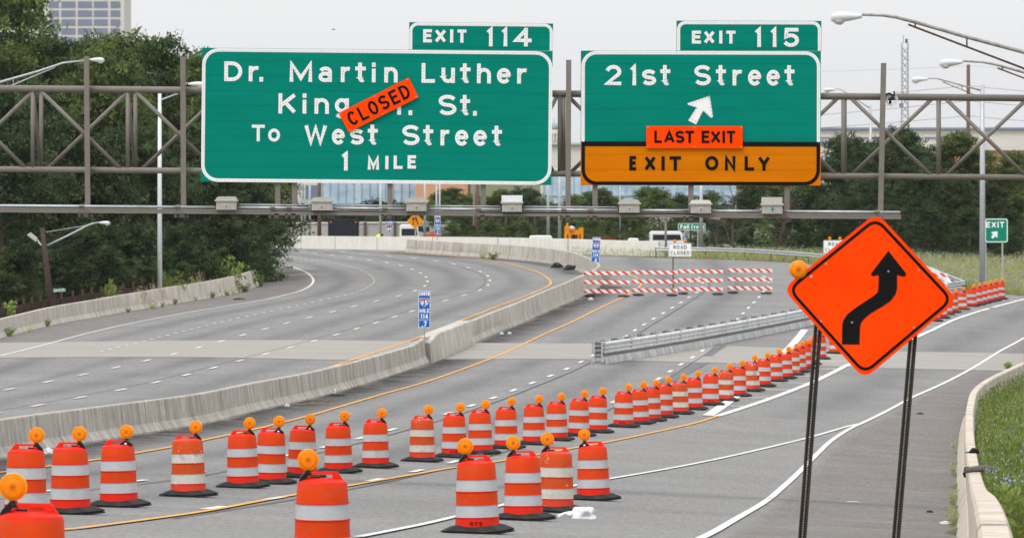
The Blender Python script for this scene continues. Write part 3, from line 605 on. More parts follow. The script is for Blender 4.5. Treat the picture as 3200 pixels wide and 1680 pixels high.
bar(-260, 855, 3, .085, .05, -.62, 'light_rail'); bar(850, 1205, 4.5, .085, .05, -.625, 'light_rail'); bar(1200, 1500, 3, .09, .05, -.62, 'light_rail'); bar(1500, 2175, 3.5, .085, .05, -.625, 'light_rail'); bar(2170, 2810, 3, .095, .05, -.62, 'light_rail')
bar(-260, 2808, -2, .03, .5, -.40, 'rail_flange')
for u0, u1 in ((-260, 677), (747, 976), (1042, 1270), (1336, 1566), (1634, 1930), (2000, 2152), (2222, 2374), (2444, 2808)):
    mb = MB(); mb.tube([P(u0, railv(u0) - 11, -.6), P(u1, railv(u1) - 11, -.6)], .030, 10); gb(mb, 'conduit', M['galv'], True)
    mb = MB(); mb.tube([P(u0, railv(u0) - 20, -.5), P(u1, railv(u1) - 20, -.5)], .014, 8)
    if u0 in (747, 1042, 1336, 1634): gb(mb, 'conduit', M['galv'], True)
# sign lights
def sign_light(first=True):
    r = thing('sign_light', '', 'sign light', (0, 0, 0), 0, 'sign lights along the lower rail')
    mb = MB(); mb.box(0, 0, 0, .40, .42, .17, 0, 0, 1.0); mb.box(0, 0, .17, .46, .48, .03)
    for x in (-.155, -.085, .085, .155): mb.box(x, -.215, .01, .018, .02, .15)
    mb.box(0, -.21, .03, .12, .012, .12)
    o = mb.build('housing', M['lampw2'], r)
    mb = MB(); mb.lathe([(.016, 0), (.016, .02)], 10, axis='y', cz=.075, cy=-.217); mb.build('lock', M['steel_d'], r)
    return r
M['lampw2'] = mat('fixture_grey', c(178, 176, 168), .5, 0, .1, 6, .5, 0, 40, c(132, 124, 112), .4, 6)
M['teal'] = plain('teal_sticker', c(20, 160, 120))
FIX = [(712, 'dome', 'boxy grey sign light left of the bottom-left sign posts, against the trees'), (1009, 'dome', 'boxy sign light under the big sign above the black panel'), (1303, 'dome', 'boxy sign light under the big sign right above the amber merge sign'), (1600, 'flat', 'sign light with raised flat pale lid under the right end of the big sign'), (1965, 'dome', 'boxy sign light under the left end of the EXIT ONLY panel'), (2187, 'tan', 'boxy sign light with a rounded tan lid under the EXIT ONLY panel'), (2409, 'flat2', 'sign light with flat grey lid and a teal dot')]
for u, kind, lab in FIX:
    r = sign_light(); r['label'] = lab; p = P(u, railv(u) - 4, -.62); r.location = p
    mb = MB()
    if kind in ('dome', 'tan'):
        pr = [(-.205, .20), (-.19, .245), (-.15, .262), (.15, .262), (.19, .245), (.205, .20)]; mb.prism(pr[::-1], -.22, .22)
        mb.build('lid', M['lampw2'] if kind == 'dome' else M['beige'], r)
    else:
        mb.box(0, .1, .2, .42, .03, .13); mb.build('lid', M['lampw'] if kind == 'flat' else M['lampw2'], r)
    if kind == 'flat2': mb = MB(); mb.lathe([(.035, 0), (.035, .01)], 12, axis='y', cz=.11, cy=-.218); mb.build('sticker', M['teal'], r)

def frame_of(bl, br):                       # local frame on the sign's bottom edge
    tilt = math.atan2(br[1] - bl[1], br[0] - bl[0])
    def loc(u, v):
        du, dv = u - bl[0], v - bl[1]; return ((du * math.cos(tilt) + dv * math.sin(tilt)) / GS, (du * math.sin(tilt) - dv * math.cos(tilt)) / GS)
    return tilt, loc
def lt(loc, sx_, sy_, sc, items):           # items in zoom pixels: (char, x0, x1, top, base)
    o = []
    for ch, x0, x1, t0, b0 in items:
        xa, za = loc(sx_ + x0 / sc, sy_ + b0 / sc); xb, _ = loc(sx_ + x1 / sc, sy_ + b0 / sc); _, zt = loc(sx_ + x0 / sc, sy_ + t0 / sc); o.append((ch, xa, xb, za, zt - za))
    return o
def lnline(txt, xs, b0, b1, cap):           # baseline runs from b0 at xs[0] to b1 at the end
    xa, xb = xs[0][0], xs[-1][1]; o = []
    for ch, (x0, x1) in zip(txt, xs):
        b = b0 + (b1 - b0) * ((x0 + x1) / 2 - xa) / (xb - xa); o.append((ch, x0, x1, b - cap, b))
    return o
YS_ = -.28                                    # sign faces stand in front of the posts
# --- left sign
t1, l1 = frame_of((630, 567.5), (1722.5, 578)); W1, H1 = 1093 / GS, 417 / GS
s1 = thing('overhead_sign', 'big green overhead sign reading Dr. Martin Luther King Jr. St. with EXIT 114 tab', 'highway sign', P(630, 567.5, YS_), 0, None, t1)
mb = MB(); mb.prism([(0, 0), (W1, 0), (W1, H1), (0, H1)], 0, .06); mb.build('panel', M['green'], s1)
bt = MB(); mb = MB(); rr_ = rrect(.035, .035, W1 - .035, H1 - .04, .30); stroke(mb, rr_ + [rr_[0]], .034, .006); dots(bt, rr_ + [rr_[0]], .052, .014, .012); mb.add(bt.v, bt.f, 1); bt = MB(); mb.build('border', [M['sign_white'], M['button']], s1)
tx0, tz0 = l1(1278.7, 147); tw, th = 449 / GS, 86 / GS
tb = MB(); tb.prism([(tx0, H1 + .004), (tx0 + tw, H1 + .004), (tx0 + tw, H1 + th), (tx0, H1 + th)], .0, .05); tb.build('exit_tab', M['green'], s1)
mb = MB(); b0 = [(tx0 + .035, H1 + .01)] + A(tx0 + .035 + .14, H1 + th - .035 - .14, .14, .14, 180, 90, 6) + A(tx0 + tw - .175, H1 + th - .175, .14, .14, 90, 0, 6) + [(tx0 + tw - .035, H1 + .01)]
stroke(mb, b0, .030, .006, cap=False); dots(bt, b0, .052, .013, .012); mb.add(bt.v, bt.f, 1); bt = MB(); mb.build('border', [M['sign_white'], M['button']], s1)
IT = lnline('Dr.MartinLuther', [(165, 255), (288, 345), (342, 360), (493, 606), (638, 705), (750, 803), (822, 875), (905, 925), (968, 1035), (1155, 1222), (1255, 1322), (1348, 1400), (1433, 1503), (1533, 1603), (1635, 1690)], 409, 422, 99)
IT += lnline('King', [(437, 525), (557, 578), (618, 690), (720, 790)], 571, 574, 101) + lnline('Jr.', [(922, 982), (1033, 1086), (1089, 1109)], 576, 578, 101) + lnline('St.', [(1240, 1330), (1348, 1398), (1412, 1434)], 579, 581, 102)
IT += lnline('To', [(303, 368), (385, 445)], 710, 712, 83) + lnline('WestStreet', [(567, 680), (705, 770), (795, 865), (885, 935), (1058, 1145), (1163, 1213), (1250, 1302), (1323, 1390), (1415, 1483), (1508, 1558)], 725, 734, 101)
IT += lnline('1MILE', [(752, 788), (885, 942), (970, 992), (1015, 1060), (1085, 1127)], 857, 847, 67)
IT[-5] = ('1', 752, 788, 765, 857)
IT += lnline('EXIT', [(1163, 1207), (1222, 1278), (1298, 1314), (1335, 1380)], 215, 217, 66) + lnline('114', [(1480, 1515), (1555, 1588), (1620, 1707)], 235, 235, 93)
def words_on(loc, ox, oy, sc, items, parent, names=('white',)):
    gs, g = [], [items[0]]
    for q in items[1:]:
        if abs(q[4] - g[-1][4]) > 12 or not (-5 < q[1] - g[-1][2] < 44) : gs.append(g); g = [q]
        else: g.append(q)
    for g in gs + [g]:
        H = g[0][4] - g[0][3]; t = (.0375 if H > 88 * sc / 1.609 else .031); m1, m2 = MB(), MB(); letters(m1, lt(loc, ox, oy, sc, g), t, .010, bt=m2); n = len(m1.f); m1.add(m2.v, m2.f, 1); m1.build('lettering', [M['sign_white'], M['button']], parent)
words_on(l1, 600, 0, 1.609, IT, s1)
# --- CLOSED plaque
cx_, cz_ = (1058.7 + 1309.8) / 2, (354.3 + 303.3) / 2
cp = thing('closed_plaque', 'tilted orange CLOSED plaque across the big green sign', 'sign plaque', P(cx_, cz_, YS_ - .05), 0, None, -R(26.7))
hw, hh = 122 / GS, 34 / GS
mb = MB(); mb.prism([(-hw, -hh), (hw, -hh), (hw, hh), (-hw, hh)], 0, .02); mb.build('plate', M['orange_sign'], cp)
mb = MB(); letters(mb, word('CLOSED', -hw * .86, hw * .86, -hh * .66, hh * 1.32), .025, .006); mb.build('lettering', M['black'], cp)
mb = MB()
for x in (-1, 0, 1):
    for z in (-1, 1): mb.lathe([(.012, 0), (.012, .012)], 8, axis='y', cx=x * hw * .95, cz=z * hh * .9)
mb.build('bolts', M['alu'], cp)
# --- right sign
t2, l2 = frame_of((1814, 578.5), (2562, 580)); W2, H2 = 748.5 / GS, 419 / GS; ZY = 132 / GS
s2 = thing('overhead_sign', 'green and amber overhead sign reading 21st Street EXIT ONLY with EXIT 115 tab', 'highway sign', P(1814, 578.5, YS_), 0, None, t2)
mb = MB(); mb.prism([(0, ZY), (W2, ZY), (W2, H2), (0, H2)], 0, .06); mb.build('panel', M['green'], s2)
mb = MB(); mb.prism([(0, 0), (W2, 0), (W2, ZY - .002), (0, ZY - .002)], 0, .06); mb.build('amber_panel', M['amber_p'], s2)
bt = MB(); mb = MB(); b0 = [(.045, ZY + .03)] + A(.045 + .27, H2 - .04 - .27, .27, .27, 180, 90, 7) + A(W2 - .315, H2 - .31, .27, .27, 90, 0, 7) + [(W2 - .045, ZY + .03)]
stroke(mb, b0, .034, .006, cap=False); dots(bt, b0, .052, .014, .012); mb.add(bt.v, bt.f, 1); bt = MB(); mb.build('border', [M['sign_white'], M['button']], s2)
mb = MB(); b0 = [(W2 - .05, ZY - .03)] + A(W2 - .05 - .27, .04 + .27, .27, .27, 0, -90, 7) + A(.32, .31, .27, .27, -90, -180, 7) + [(.05, ZY - .03)]; stroke(mb, b0 + [b0[0]], .036, .006, cap=False); stroke(mb, [(.015, ZY), (W2 - .015, ZY)], .03, .007, cap=False); mb.build('border', M['black'], s2)
tx0, _ = l2(2113, 150); tw, th = 452 / GS, 94 / GS
mb = MB(); mb.prism([(tx0, H2 + .004), (tx0 + tw, H2 + .004), (tx0 + tw, H2 + th), (tx0, H2 + th)], 0, .05); mb.build('exit_tab', M['green'], s2)
mb = MB(); b0 = [(tx0 + .04, H2 + .01)] + A(tx0 + .18, H2 + th - .18, .14, .14, 180, 90, 6) + A(tx0 + tw - .18, H2 + th - .18, .14, .14, 90, 0, 6) + [(tx0 + tw - .04, H2 + .01)]; stroke(mb, b0, .032, .006, cap=False); dots(bt, b0, .052, .013, .012); mb.add(bt.v, bt.f, 1); bt = MB(); mb.build('border', [M['sign_white'], M['button']], s2)
big = lnline('21st', [(370, 465), (517, 558), (590, 675), (700, 760)], 516, 517, 122) + lnline('Street', [(905, 1005), (1035, 1095), (1135, 1200), (1228, 1308), (1340, 1420), (1448, 1508)], 517, 518, 122)
words_on(l2, 1700, 0, 1.931, big, s2); words_on(l2, 1700, 0, 1.931, lnline('115', [(1268, 1310), (1362, 1403), (1442, 1535)], 286, 286, 115), s2); words_on(l2, 1700, 0, 1.931, lnline('EXIT', [(890, 945), (962, 1027), (1055, 1073), (1097, 1153)], 266, 266, 78), s2)
tl = MB()
arw = [l2(1700 + x / 1.931, z / 1.931) for x, z in [(998, 580), (1017, 705), (1005, 712), (957, 668), (915, 752), (868, 728), (918, 650), (868, 634), (863, 625)]]
tl.add([(x, -.011, z) for x, z in arw], [tuple(range(9))[::-1]])
ins = [((x - arw[0][0]) * .86 + arw[0][0] - .015, (z - arw[0][1]) * .86 + arw[0][1] - .03) for x, z in arw]; dots(bt, ins + [ins[0]], .07, .016, .018)
tl.add(bt.v, bt.f, 1); tl.build('arrow', [M['sign_white'], M['button']], s2)
for wd_, xs in (('EXIT', [(513, 555), (605, 672), (708, 725), (755, 825)]), ('ONLY', [(970, 1050), (1088, 1153), (1207, 1265), (1288, 1360)])):
    mb = MB(); letters(mb, lt(l2, 1700, 0, 1.931, lnline(wd_, xs, 1028, 1030, 87)), .033, .010); mb.build('lettering', M['black'], s2)
lp = thing('last_exit_plaque', 'orange LAST EXIT plaque across the amber edge of the exit sign', 'sign plaque', P(2018.6, 463.5, YS_ - .05), 0, None, t2)
pw, ph = 580 / 1.931 / GS, 135 / 1.931 / GS; lf = lambda x, z: ((x - 615) / 1.931 / GS, (895 - z) / 1.931 / GS)
mb = MB(); mb.prism([(0, 0), (pw, 0), (pw, ph), (0, ph)], 0, .02); mb.build('plate', M['orange_sign'], lp)
mb = MB(); it = []
for ch, x0, x1 in (('L', 663, 708), ('A', 722, 785), ('S', 790, 845), ('T', 850, 902), ('E', 948, 995), ('X', 1003, 1062), ('I', 1072, 1090), ('T', 1100, 1150)):
    a, z0 = lf(x0, 863); b, z1 = lf(x1, 789); it.append((ch, a, b, z0, z1 - z0))
letters(mb, it, .026, .006); mb.build('lettering', M['black'], lp)
mb = MB()
for x in (.03, pw / 2, pw - .03):
    for z in (.03, ph - .03): mb.lathe([(.012, 0), (.012, .012)], 8, axis='y', cx=x, cz=z)
mb.build('bolts', M['alu'], lp)
# cable coil on the truss
cc = thing('cable_coil', 'loops of white cable with a black plug hanging on the top chord at right', 'cable', P(2785, 308, -.12))
mb = MB()
for k, (r, ox, oz) in enumerate(((.10, 0, 0), (.11, .01, -.02), (.095, -.01, -.045), (.105, .015, -.06))):
    mb.tube([(ox + r * 1.05 * math.cos(R(a)), -.012 * k, oz + r * math.sin(R(a))) for a in range(0, 361, 20)], .006, 6, caps=False)
mb.tube([(-.02, -.03, -.08), (-.07, -.03, -.12), (-.13, -.02, -.17)], .006, 6); mb.build('cable', M['cable'], cc, True)
mb = MB(); mb.tube([(-.12, -.05, .07), (-.05, -.06, .10), (.03, -.06, .06), (.02, -.06, -.01), (-.03, -.06, -.03)], .022, 8); mb.tube([(.05, -.06, .05), (.05, -.06, .15)], .016, 8); mb.box(-.03, -.05, -.11, .05, .05, .08); mb.build('plug', M['blk_pl'], cc, True)

# ------------------------------------------------------------------ traffic drums
def barrel_prof(): return [(.313, 0), (.308, .125), (.318, .128), (.318, .135), (.303, .135), (.298, .305), (.309, .308), (.309, .315), (.297, .315), (.292, .485), (.301, .488), (.301, .5), (.289, .5), (.283, .66), (.292, .663), (.292, .675), (.280, .675), (.268, .865), (.255, .895), (.20, .915), (.06, .925)]
BM = [2] + [2, 2, 2] + [1] + [2, 2, 2] + [0] + [2, 2, 2] + [1] + [2, 2, 2] + [0] + [2, 2, 2]
def barrel(mats, crumple=0.0, seed=1):
    mb = MB(); pr = barrel_prof(); f = None
    if crumple:
        pr2 = []
        for a, b in zip(pr[:-1], pr[1:]):
            pr2.append(a)
        f = lambda a, z: 1 + crumple * mnoise.noise(Vector((2.2 * math.cos(a) + seed, 2.2 * math.sin(a), z * 5))) * (0.3 + z)
    mb.lathe(pr, 36 if crumple else 28, BM, rmod=f); o = mb.build('barrel', mats); smooth_auto(o, 35); return o
def make_drum(mats, front=False, left=False, crumple=0, seed=1, stencil=False):
    r = thing('traffic_drum', '', 'traffic drum', (0, 0, 0), 0, 'orange traffic drums closing the lanes')
    b = barrel(mats, crumple, seed); b.parent = r; b.location = (0, 0, .10)
    mb = MB()
    for (k, z0, z1, h0, h1) in ((1.0, .035, .115, .36, .335), (1.07, 0, .045, .50, .47)):
        n = 8; ring = lambda rad, z, kk=1.0: [(rad * kk * math.cos(PI / 4 + 2 * PI * j / n + (.17 if j % 2 else -.17)) , rad * kk * .92 * math.sin(PI / 4 + 2 * PI * j / n + (.17 if j % 2 else -.17)), z + .012 * math.sin(j * 2.1)) for j in range(n)]
        if k == 1.0: rings = [ring(.52, .03), ring(.53, .05), ring(.40, .105), ring(.34, .12)]
        else: rings = [ring(.52, 0, .98), ring(.535, .006), ring(.535, .024), ring(.5, .026)]
        o_ = mb.add([q for g in rings for q in g], [(i * n + j, i * n + (j + 1) % n, (i + 1) * n + (j + 1) % n, (i + 1) * n + j) for i in range(3) for j in range(n)]); mb.f.append(tuple(o_ + 3 * n + j for j in range(n))); mb.m.append(0); mb.f.append(tuple(o_ + j for j in range(n))[::-1]); mb.m.append(0)
    mb.build('rubber_base', M['rubber'], r)
    mb = MB(); z = 1.0
    for pg in ([(-.245, z - .012), (-.105, z - .012), (-.105, z + .072), (-.165, z + .088)], [(.105, z - .012), (.245, z - .012), (.165, z + .088), (.105, z + .072)], [(-.172, z + .068), (.172, z + .068), (.155, z + .098), (-.155, z + .098)], [(-.235, z - .015), (.235, z - .015), (.20, z + .030), (-.20, z + .030)]): mb.prism(pg, -.025 - .002 * len(mb.f) / 6, .025 + .002 * len(mb.f) / 6)
    for x in (-.155, .155): mb.lathe([(.03, 0), (.03, .07)], 10, axis='y', cx=x, cy=.035, cz=z + .06)
    mb.build('handle', mats[2], r)
    sg = -1 if left else 1; lx = sg * .15
    wl = MB(); wl.tube([(lx - sg * .01, .0, 1.06), (lx, .0, 1.12)], [.045, .03], 8)
    if front: wl.prism([(lx - .1, 1.0), (lx + .1, 1.0), (lx + .1, 1.03), (lx + .03, 1.08), (lx - .03, 1.08), (lx - .1, 1.03)], -.12, .0)
    else:
        wl.prism([(lx - sg * .12, 1.015), (lx - sg * .03, 1.015), (lx - sg * .03, 1.05), (lx - sg * .12, 1.05)][::sg], -.03, .03); wl.prism([(lx - sg * .02, 1.07), (lx + sg * .08, .98), (lx + sg * .10, 1.0), (lx + sg * .085, 1.04), (lx + sg * .03, 1.10)][::sg], -.06, .06)
    w = wl.build('warning_light', M['blk_pl'], r)
    ln = MB(); ln.lathe([(.085, -.05), (.110, -.045), (.114, -.03), (.114, .022), (.106, .028), (.102, .020), (.09, .036), (.05, .046), (.015, .048)], 28, axis='y'); lo = ln.build('lens', M['amber'], w, loc=(lx, 0, 1.225)); smooth_auto(lo, 28)
    bo = MB(); bo.lathe([(.017, 0), (.017, .02)], 10, axis='y', cx=sg * .155, cy=-.03, cz=1.06); bo.build('bolt', M['alu'], r)
    if front: bo = MB(); bo.box(lx, -.125, 1.025, .035, .01, .025); bo.build('label_tag', M['sign_white'], r)
    if stencil:
        st = MB(); fcyl = lambda x, z, d: (.318 * math.sin(x / .318), -(.318 + d) * math.cos(x / .318), z)
        letters(st, word('RTS', -.11, .07, .125, .055), .008, .002, fcyl); st.build('stencil', M['redm2'], r)
    return r
M['redm2'] = plain('dark_red_stencil', c(120, 24, 14))
CL = [M['d_org'], M['d_wht'], M['d_pls']]; DT = [M['d_org2'], M['d_wht2'], M['d_pls2']]
protos = {'n': make_drum(CL), 'f': make_drum(CL, front=True), 's': make_drum(CL, stencil=True), 'd': make_drum(DT), 'c': make_drum(DT, True, False, .22, 3), 'e': make_drum(DT, False, False, .10, 9), 'L': make_drum(CL, left=True), 'Ls': make_drum(CL, left=True, stencil=True), 'Ld': make_drum(DT, left=True, crumple=.04, seed=5), 'Lf': make_drum(CL, front=True, left=True)}
used = set()
ORD = 'first second third fourth fifth sixth seventh eighth ninth tenth eleventh twelfth thirteenth fourteenth fifteenth sixteenth seventeenth eighteenth nineteenth twentieth'.split()
def place_drum(key, u, vb, s, label, rz=0.0):
    x, y = unp(u, vb + .075 * s); k = min(1.07, max(.93, s * y / FPX)); loc = (x, y, float(zr(x, y)) + .004)
    if key not in used: used.add(key); r = protos[key]; r.location = loc; r.rotation_euler = (0, 0, rz); r['label'] = label
    else: r = dup(protos[key], loc, rz, label)
    r.scale = (k, k, k); r.rotation_euler = (random.uniform(-.02, .02), random.uniform(-.022, .022), rz); return r
ROW = [('n', 80, 1609, 217, 'orange drum at the left edge, partly behind the blurred nearest drum'), ('n', 220, 1590, 204, 'second drum from the left in the back row, just right of the edge drum'), ('f', 372, 1569, 191, 'drum with white scuffs on its top band and light mounted in front, third from left'), ('d', 589, 1538, 177, 'drum with black smudged bottom bands, alone, fourth from left'), ('n', 759, 1511, 164, 'left drum of the overlapping pair in the back row'), ('f', 845, 1499, 159, 'drum half hidden behind the pair, light mounted in front'), ('f', 943, 1481, 149, 'back row drum directly above the single near drum, light mounted in front'), ('n', 1058, 1466, 144, 'back row drum just right of the single near drum'), ('n', 1174, 1451, 139, 'drum standing alone left of the dirty one, before the wide gap'), ('d', 1319, 1432, 132, 'grimy dull drum just right of the wide gap in the back row'), ('s', 1419, 1419.6, 127.6, 'drum with dark stencilled letters on its base, left behind the front cluster'), ('n', 1501, 1409, 126, 'back row drum right above the leftmost front cluster drum'), ('n', 1582, 1392.6, 120, 'back row drum between the two leftmost lights of the front cluster'), ('n', 1669, 1380, 116, 'back row drum above the scuffed front cluster drum, on its left'), ('n', 1740, 1367.5, 111.7, 'back row drum above the scuffed front cluster drum, on its right'), ('n', 1808.5, 1354, 108, 'left drum of the touching pair above the right front cluster drum'), ('n', 1866, 1343.5, 106, 'right drum of the touching pair above the right front cluster drum'), ('s', 1948, 1326.7, 102, 'leftmost drum of the tight group before the white gore stripe'), ('n', 1999, 1317, 99.6, 'second drum of the tight group before the white gore stripe'), ('n', 2036, 1308, 97, 'narrowest looking drum of the tight group, third from its left'), ('n', 2074, 1297, 96, 'fourth drum of the tight group, left of the dented one'), ('e', 2123, 1286, 94, 'faded dented drum in the tight group beside the gore stripe'), ('n', 2168, 1272.5, 91, 'drum right of the dented one at the foot of the gore stripe'), ('s', 2220, 1259, 89, 'first drum along the white hatching, wide and clean'), ('e', 2266, 1246, 88.4, 'creased drum second along the white hatching'), ('n', 2306.6, 1232, 85, 'drum left of the crumpled one along the white hatching'), ('c', 2348, 1216, 85, 'crumpled caved-in drum along the white hatching'), ('n', 2385, 1201.6, 80, 'drum right of the crumpled one along the white hatching'), ('n', 2423.7, 1186, 77, 'tall clean drum second right of the crumpled one'), ('n', 2454, 1177, 75, 'third drum right of the crumpled one'), ('e', 2477, 1166, 74, 'slightly bent drum fourth right of the crumpled one'), ('n', 2498, 1157, 72.5, 'drum three left of the left post of the diamond sign'), ('n', 2515.6, 1147, 70, 'drum two left of the left post of the diamond sign'), ('n', 2533, 1134, 70, 'drum touching the left side of the diamond sign post'), ('n', 2562, 1117, 67.5, 'drum half hidden behind the left post of the diamond sign'), ('d', 2611, 1100, 67, 'drum showing only its base below the diamond sign'), ('n', 2919, 999, 57, 'lowest drum peeking from behind the lower right diamond edge'), ('n', 2943, 990, 56, 'second drum peeking from behind the lower right diamond edge'), ('n', 2959, 979.5, 55.5, 'drum mostly hidden behind the right corner of the diamond'), ('n', 2978, 972, 54.5, 'drum touching the right corner of the diamond sign'), ('d', 3005.6, 964.5, 54, 'small far drum standing apart right of the diamond corner'), ('n', 3036.7, 955, 53, 'widest looking drum of the small far group on the ramp'), ('n', 3055, 949, 52, 'second drum of the small far group on the ramp'), ('n', 3071, 945, 51.5, 'third drum of the small far group on the ramp'), ('n', 3090, 940, 51, 'fourth drum of the small far group on the ramp'), ('n', 3106, 936, 50.8, 'second last drum of the small far group on the ramp'), ('n', 3126, 931.6, 50.6, 'last drum of the far row, below the EXIT sign')]
for k, (key, u, v, s, lab) in enumerate(ROW): place_drum(key, u, v, s, lab, random.uniform(-.12, .12))
place_drum('L', 91, 1966, 385, 'nearest blurred drum cut off at the bottom left corner', 0)
place_drum('L', 1007.7, 1773, 292, 'large near drum standing alone, cut off by the bottom edge', .03)
place_drum('Ls', 1492, 1649, 222, 'front cluster drum nearest the camera, with stencilled base', .02)
place_drum('L', 1635, 1610, 197, 'clean front cluster drum overlapping the scuffed one', -.03)
place_drum('Ld', 1735, 1586, 186, 'scuffed torn drum beside the white plastic bag', .05)
place_drum('Lf', 1855, 1550, 167, 'rightmost front cluster drum with the black light bracket in front', -.02)
for k, o in protos.items():
    if k not in used:
        for ch in list(o.children):
            for g in list(ch.children): bpy.data.objects.remove(g)
            bpy.data.objects.remove(ch)
        bpy.data.objects.remove(o)

# ------------------------------------------------------------------ diamond sign
YD = 70.0; DS = S(YD); DC = (2717, 921.6)
ds = thing('diamond_sign', 'large orange diamond sign with a black winding arrow on two perforated posts', 'road sign', W(DC[0], DC[1], YD))
dl = lambda x, z: ((2400 + x / 2.504 - DC[0]) / DS, -(660 + z / 2.504 - DC[1]) / DS)
cor = [dl(*q) for q in ((115, 606), (752, 1312), (1488, 694), (850, 10))]       # left, bottom, right, top (sharp)
def rounded(poly, r, n=6):
    o = []
    for i, p in enumerate(poly):
        p = Vector(p); a = (Vector(poly[i - 1]) - p).normalized(); b = (Vector(poly[(i + 1) % len(poly)]) - p).normalized(); q0 = p + a * r; q1 = p + b * r
        for k in range(n + 1):
            t = k / n; o.append(tuple(q0 * (1 - t) ** 2 + p * 2 * t * (1 - t) + q1 * t * t))
    return o
def scaled(poly, k): return [(x * k, z * k) for x, z in poly]
mb = MB(); mb.prism(rounded(cor, .13), 0, .006); mb.build('plate', M['diamond'], ds)
mb = MB(); rp_ = rounded(scaled(cor, .925), .12); stroke(mb, rp_ + [rp_[0]], .0155, .003); mb.build('border', M['black'], ds)
ap = [(942, 308), (1080, 484), (1079, 503), (1060, 511), (1010, 497), (1010, 600), (1000, 645), (960, 700), (900, 740), (800, 800), (755, 838), (730, 870), (720, 905), (717, 1040), (578, 1040), (581, 880), (592, 845), (620, 805), (680, 757), (760, 704), (830, 658), (856, 635), (864, 605), (866, 497), (822, 508), (806, 500), (808, 484)]
mb = MB(); mb.add([(dl(*q)[0], -.0035, dl(*q)[1]) for q in ap], [tuple(range(len(ap)))[::-1]]); o = mb.build('winding_arrow', M['black'], ds)
mb = MB()
for q, r in (((454, 411), .011), ((336, 511), .016), ((1178, 461), .011), ((416, 860), .010), ((1141, 909), .011), ((942, 469), .011), ((657, 868), .011)):
    x, z = dl(*q); mb.lathe([(r, 0), (r * .8, .012)], 10, axis='y', cx=x, cz=z)
mb.build('bolts', M['alu'], ds)
def upost(u0, v0, u1, v1):
    root_mb = MB(); web = MB(); a = Vector(W(u0, v0, YD + .05)); b = Vector(W(u1, v1, YD + .05)); d = b - a; k = (-4.9 + HC - a.z) / d.z; b = a + d * ((float(zr(a.x, YD)) - .5 - a.z) / d.z); L_ = (b - a).length; ax = (b - a).normalized()
    def P_(s, x, y): q = a + ax * s; return (q.x + x - ds.location.x, q.y + y - ds.location.y, q.z - ds.location.z)
    def slab(m, s0, s1, x0, x1, y0, y1):
        vs = [P_(s, x, y) for s in (s0, s1) for x, y in ((x0, y0), (x1, y0), (x1, y1), (x0, y1))]; m.add(vs, [(0, 1, 5, 4), (1, 2, 6, 5), (2, 3, 7, 6), (3, 0, 4, 7), (3, 2, 1, 0), (4, 5, 6, 7)])
    slab(root_mb, 0, L_, -.044, -.030, -.006, .0); slab(root_mb, 0, L_, .030, .044, -.006, .0); slab(root_mb, 0, L_, -.031, -.026, 0, .038); slab(root_mb, 0, L_, .026, .031, 0, .038)
    slab(root_mb, 0, L_, -.027, -.0065, .037, .041); slab(root_mb, 0, L_, .0065, .027, .037, .041); s_ = 0
    while s_ < L_: slab(root_mb, s_, min(L_, s_ + .0125), -.0066, .0066, .0368, .0408); s_ += .0256
    root_mb.build('perforated_post', M['postg'], ds)
M['postg'] = mat('dark_green_post', c(58, 56, 50), .6, .1, .25, 6, .5, 0, 40, c(78, 44, 34), .7, 2)
upost(2566, 900, 2507, 1680); upost(2866, 900, 2800, 1680)
wl = MB(); wl.box(0, .05, -.16, .12, .09, .16); w = wl.build('warning_light', M['blk_pl'], ds); w.location = ((2512 - DC[0]) / DS, .02, -(842 - DC[1]) / DS)
ln = MB(); ln.lathe([(.07, -.05), (.092, -.045), (.096, -.02), (.096, .02), (.09, .035), (.07, .048), (.03, .056)], 24, axis='y'); lo = ln.build('lens', M['amber'], w, loc=(-.055, 0, 0)); smooth_auto(lo, 50)

# ------------------------------------------------------------------ steel movable barrier
n0 = unp(1870, 1137); f0 = unp(2551, 1010); dv = Vector((f0[0] - n0[0], f0[1] - n0[1])); dv.normalize(); f0 = (f0[0] + dv.x * 10, f0[1] + dv.y * 10)
sb = thing('steel_barrier', 'grey corrugated steel barrier lying diagonally across the closed lanes', 'steel barrier', (n0[0], n0[1], 0))
def sbz(x, y): return zr(x, y) + .04
def side(sg):
    wv = [(.20, .43), (.27, .47), (.27, .53), (.20, .57), (.20, .60), (.27, .64), (.27, .70), (.20, .74), (.20, .77), (.27, .81), (.27, .88), (.20, .93)]
    pr = [(sg * o, h) for o, h in wv] + [(sg * (o - .02), h) for o, h in wv[::-1]]; pr.append(pr[0]); return pr
ln_ = [n0, ((n0[0] + f0[0]) / 2, (n0[1] + f0[1]) / 2), f0]
def child_sw(name, m, pr): 
    o = swept(name, M[m], None, None, (ln_, pr, dict(zf=sbz)), parent=sb); o.location = (-n0[0], -n0[1], 0); return o
child_sw('corrugated_panel', 'galv_b', side(1)) if 'galv_b' in M else None
M['galv_b'] = mat('dull_galvanised', c(205, 207, 208), .6, .0, .12, 1.2, .5, 0, 40, c(120, 118, 114), .55, 2)
child_sw('corrugated_panel', 'galv_b', side(1)); child_sw('corrugated_panel', 'galv_b', side(-1))
child_sw('base_skirt', 'conc_b', [(-.33, 0), (-.33, .06), (-.25, .31), (.25, .31), (.33, .06), (.33, 0)]) if 'conc_b' in M else None
M['conc_b'] = barrier_mat('skirt_steel', c(172, 172, 170), c(204, 205, 204), c(120, 119, 116), .6, 3.8)
child_sw('base_skirt', 'conc_b', [(-.33, 0), (-.33, .06), (-.25, .31), (.25, .31), (.33, .06), (.33, 0)])
child_sw('inner_beam', 'steel', [(-.16, .30), (-.16, .9), (.16, .9), (.16, .30)])
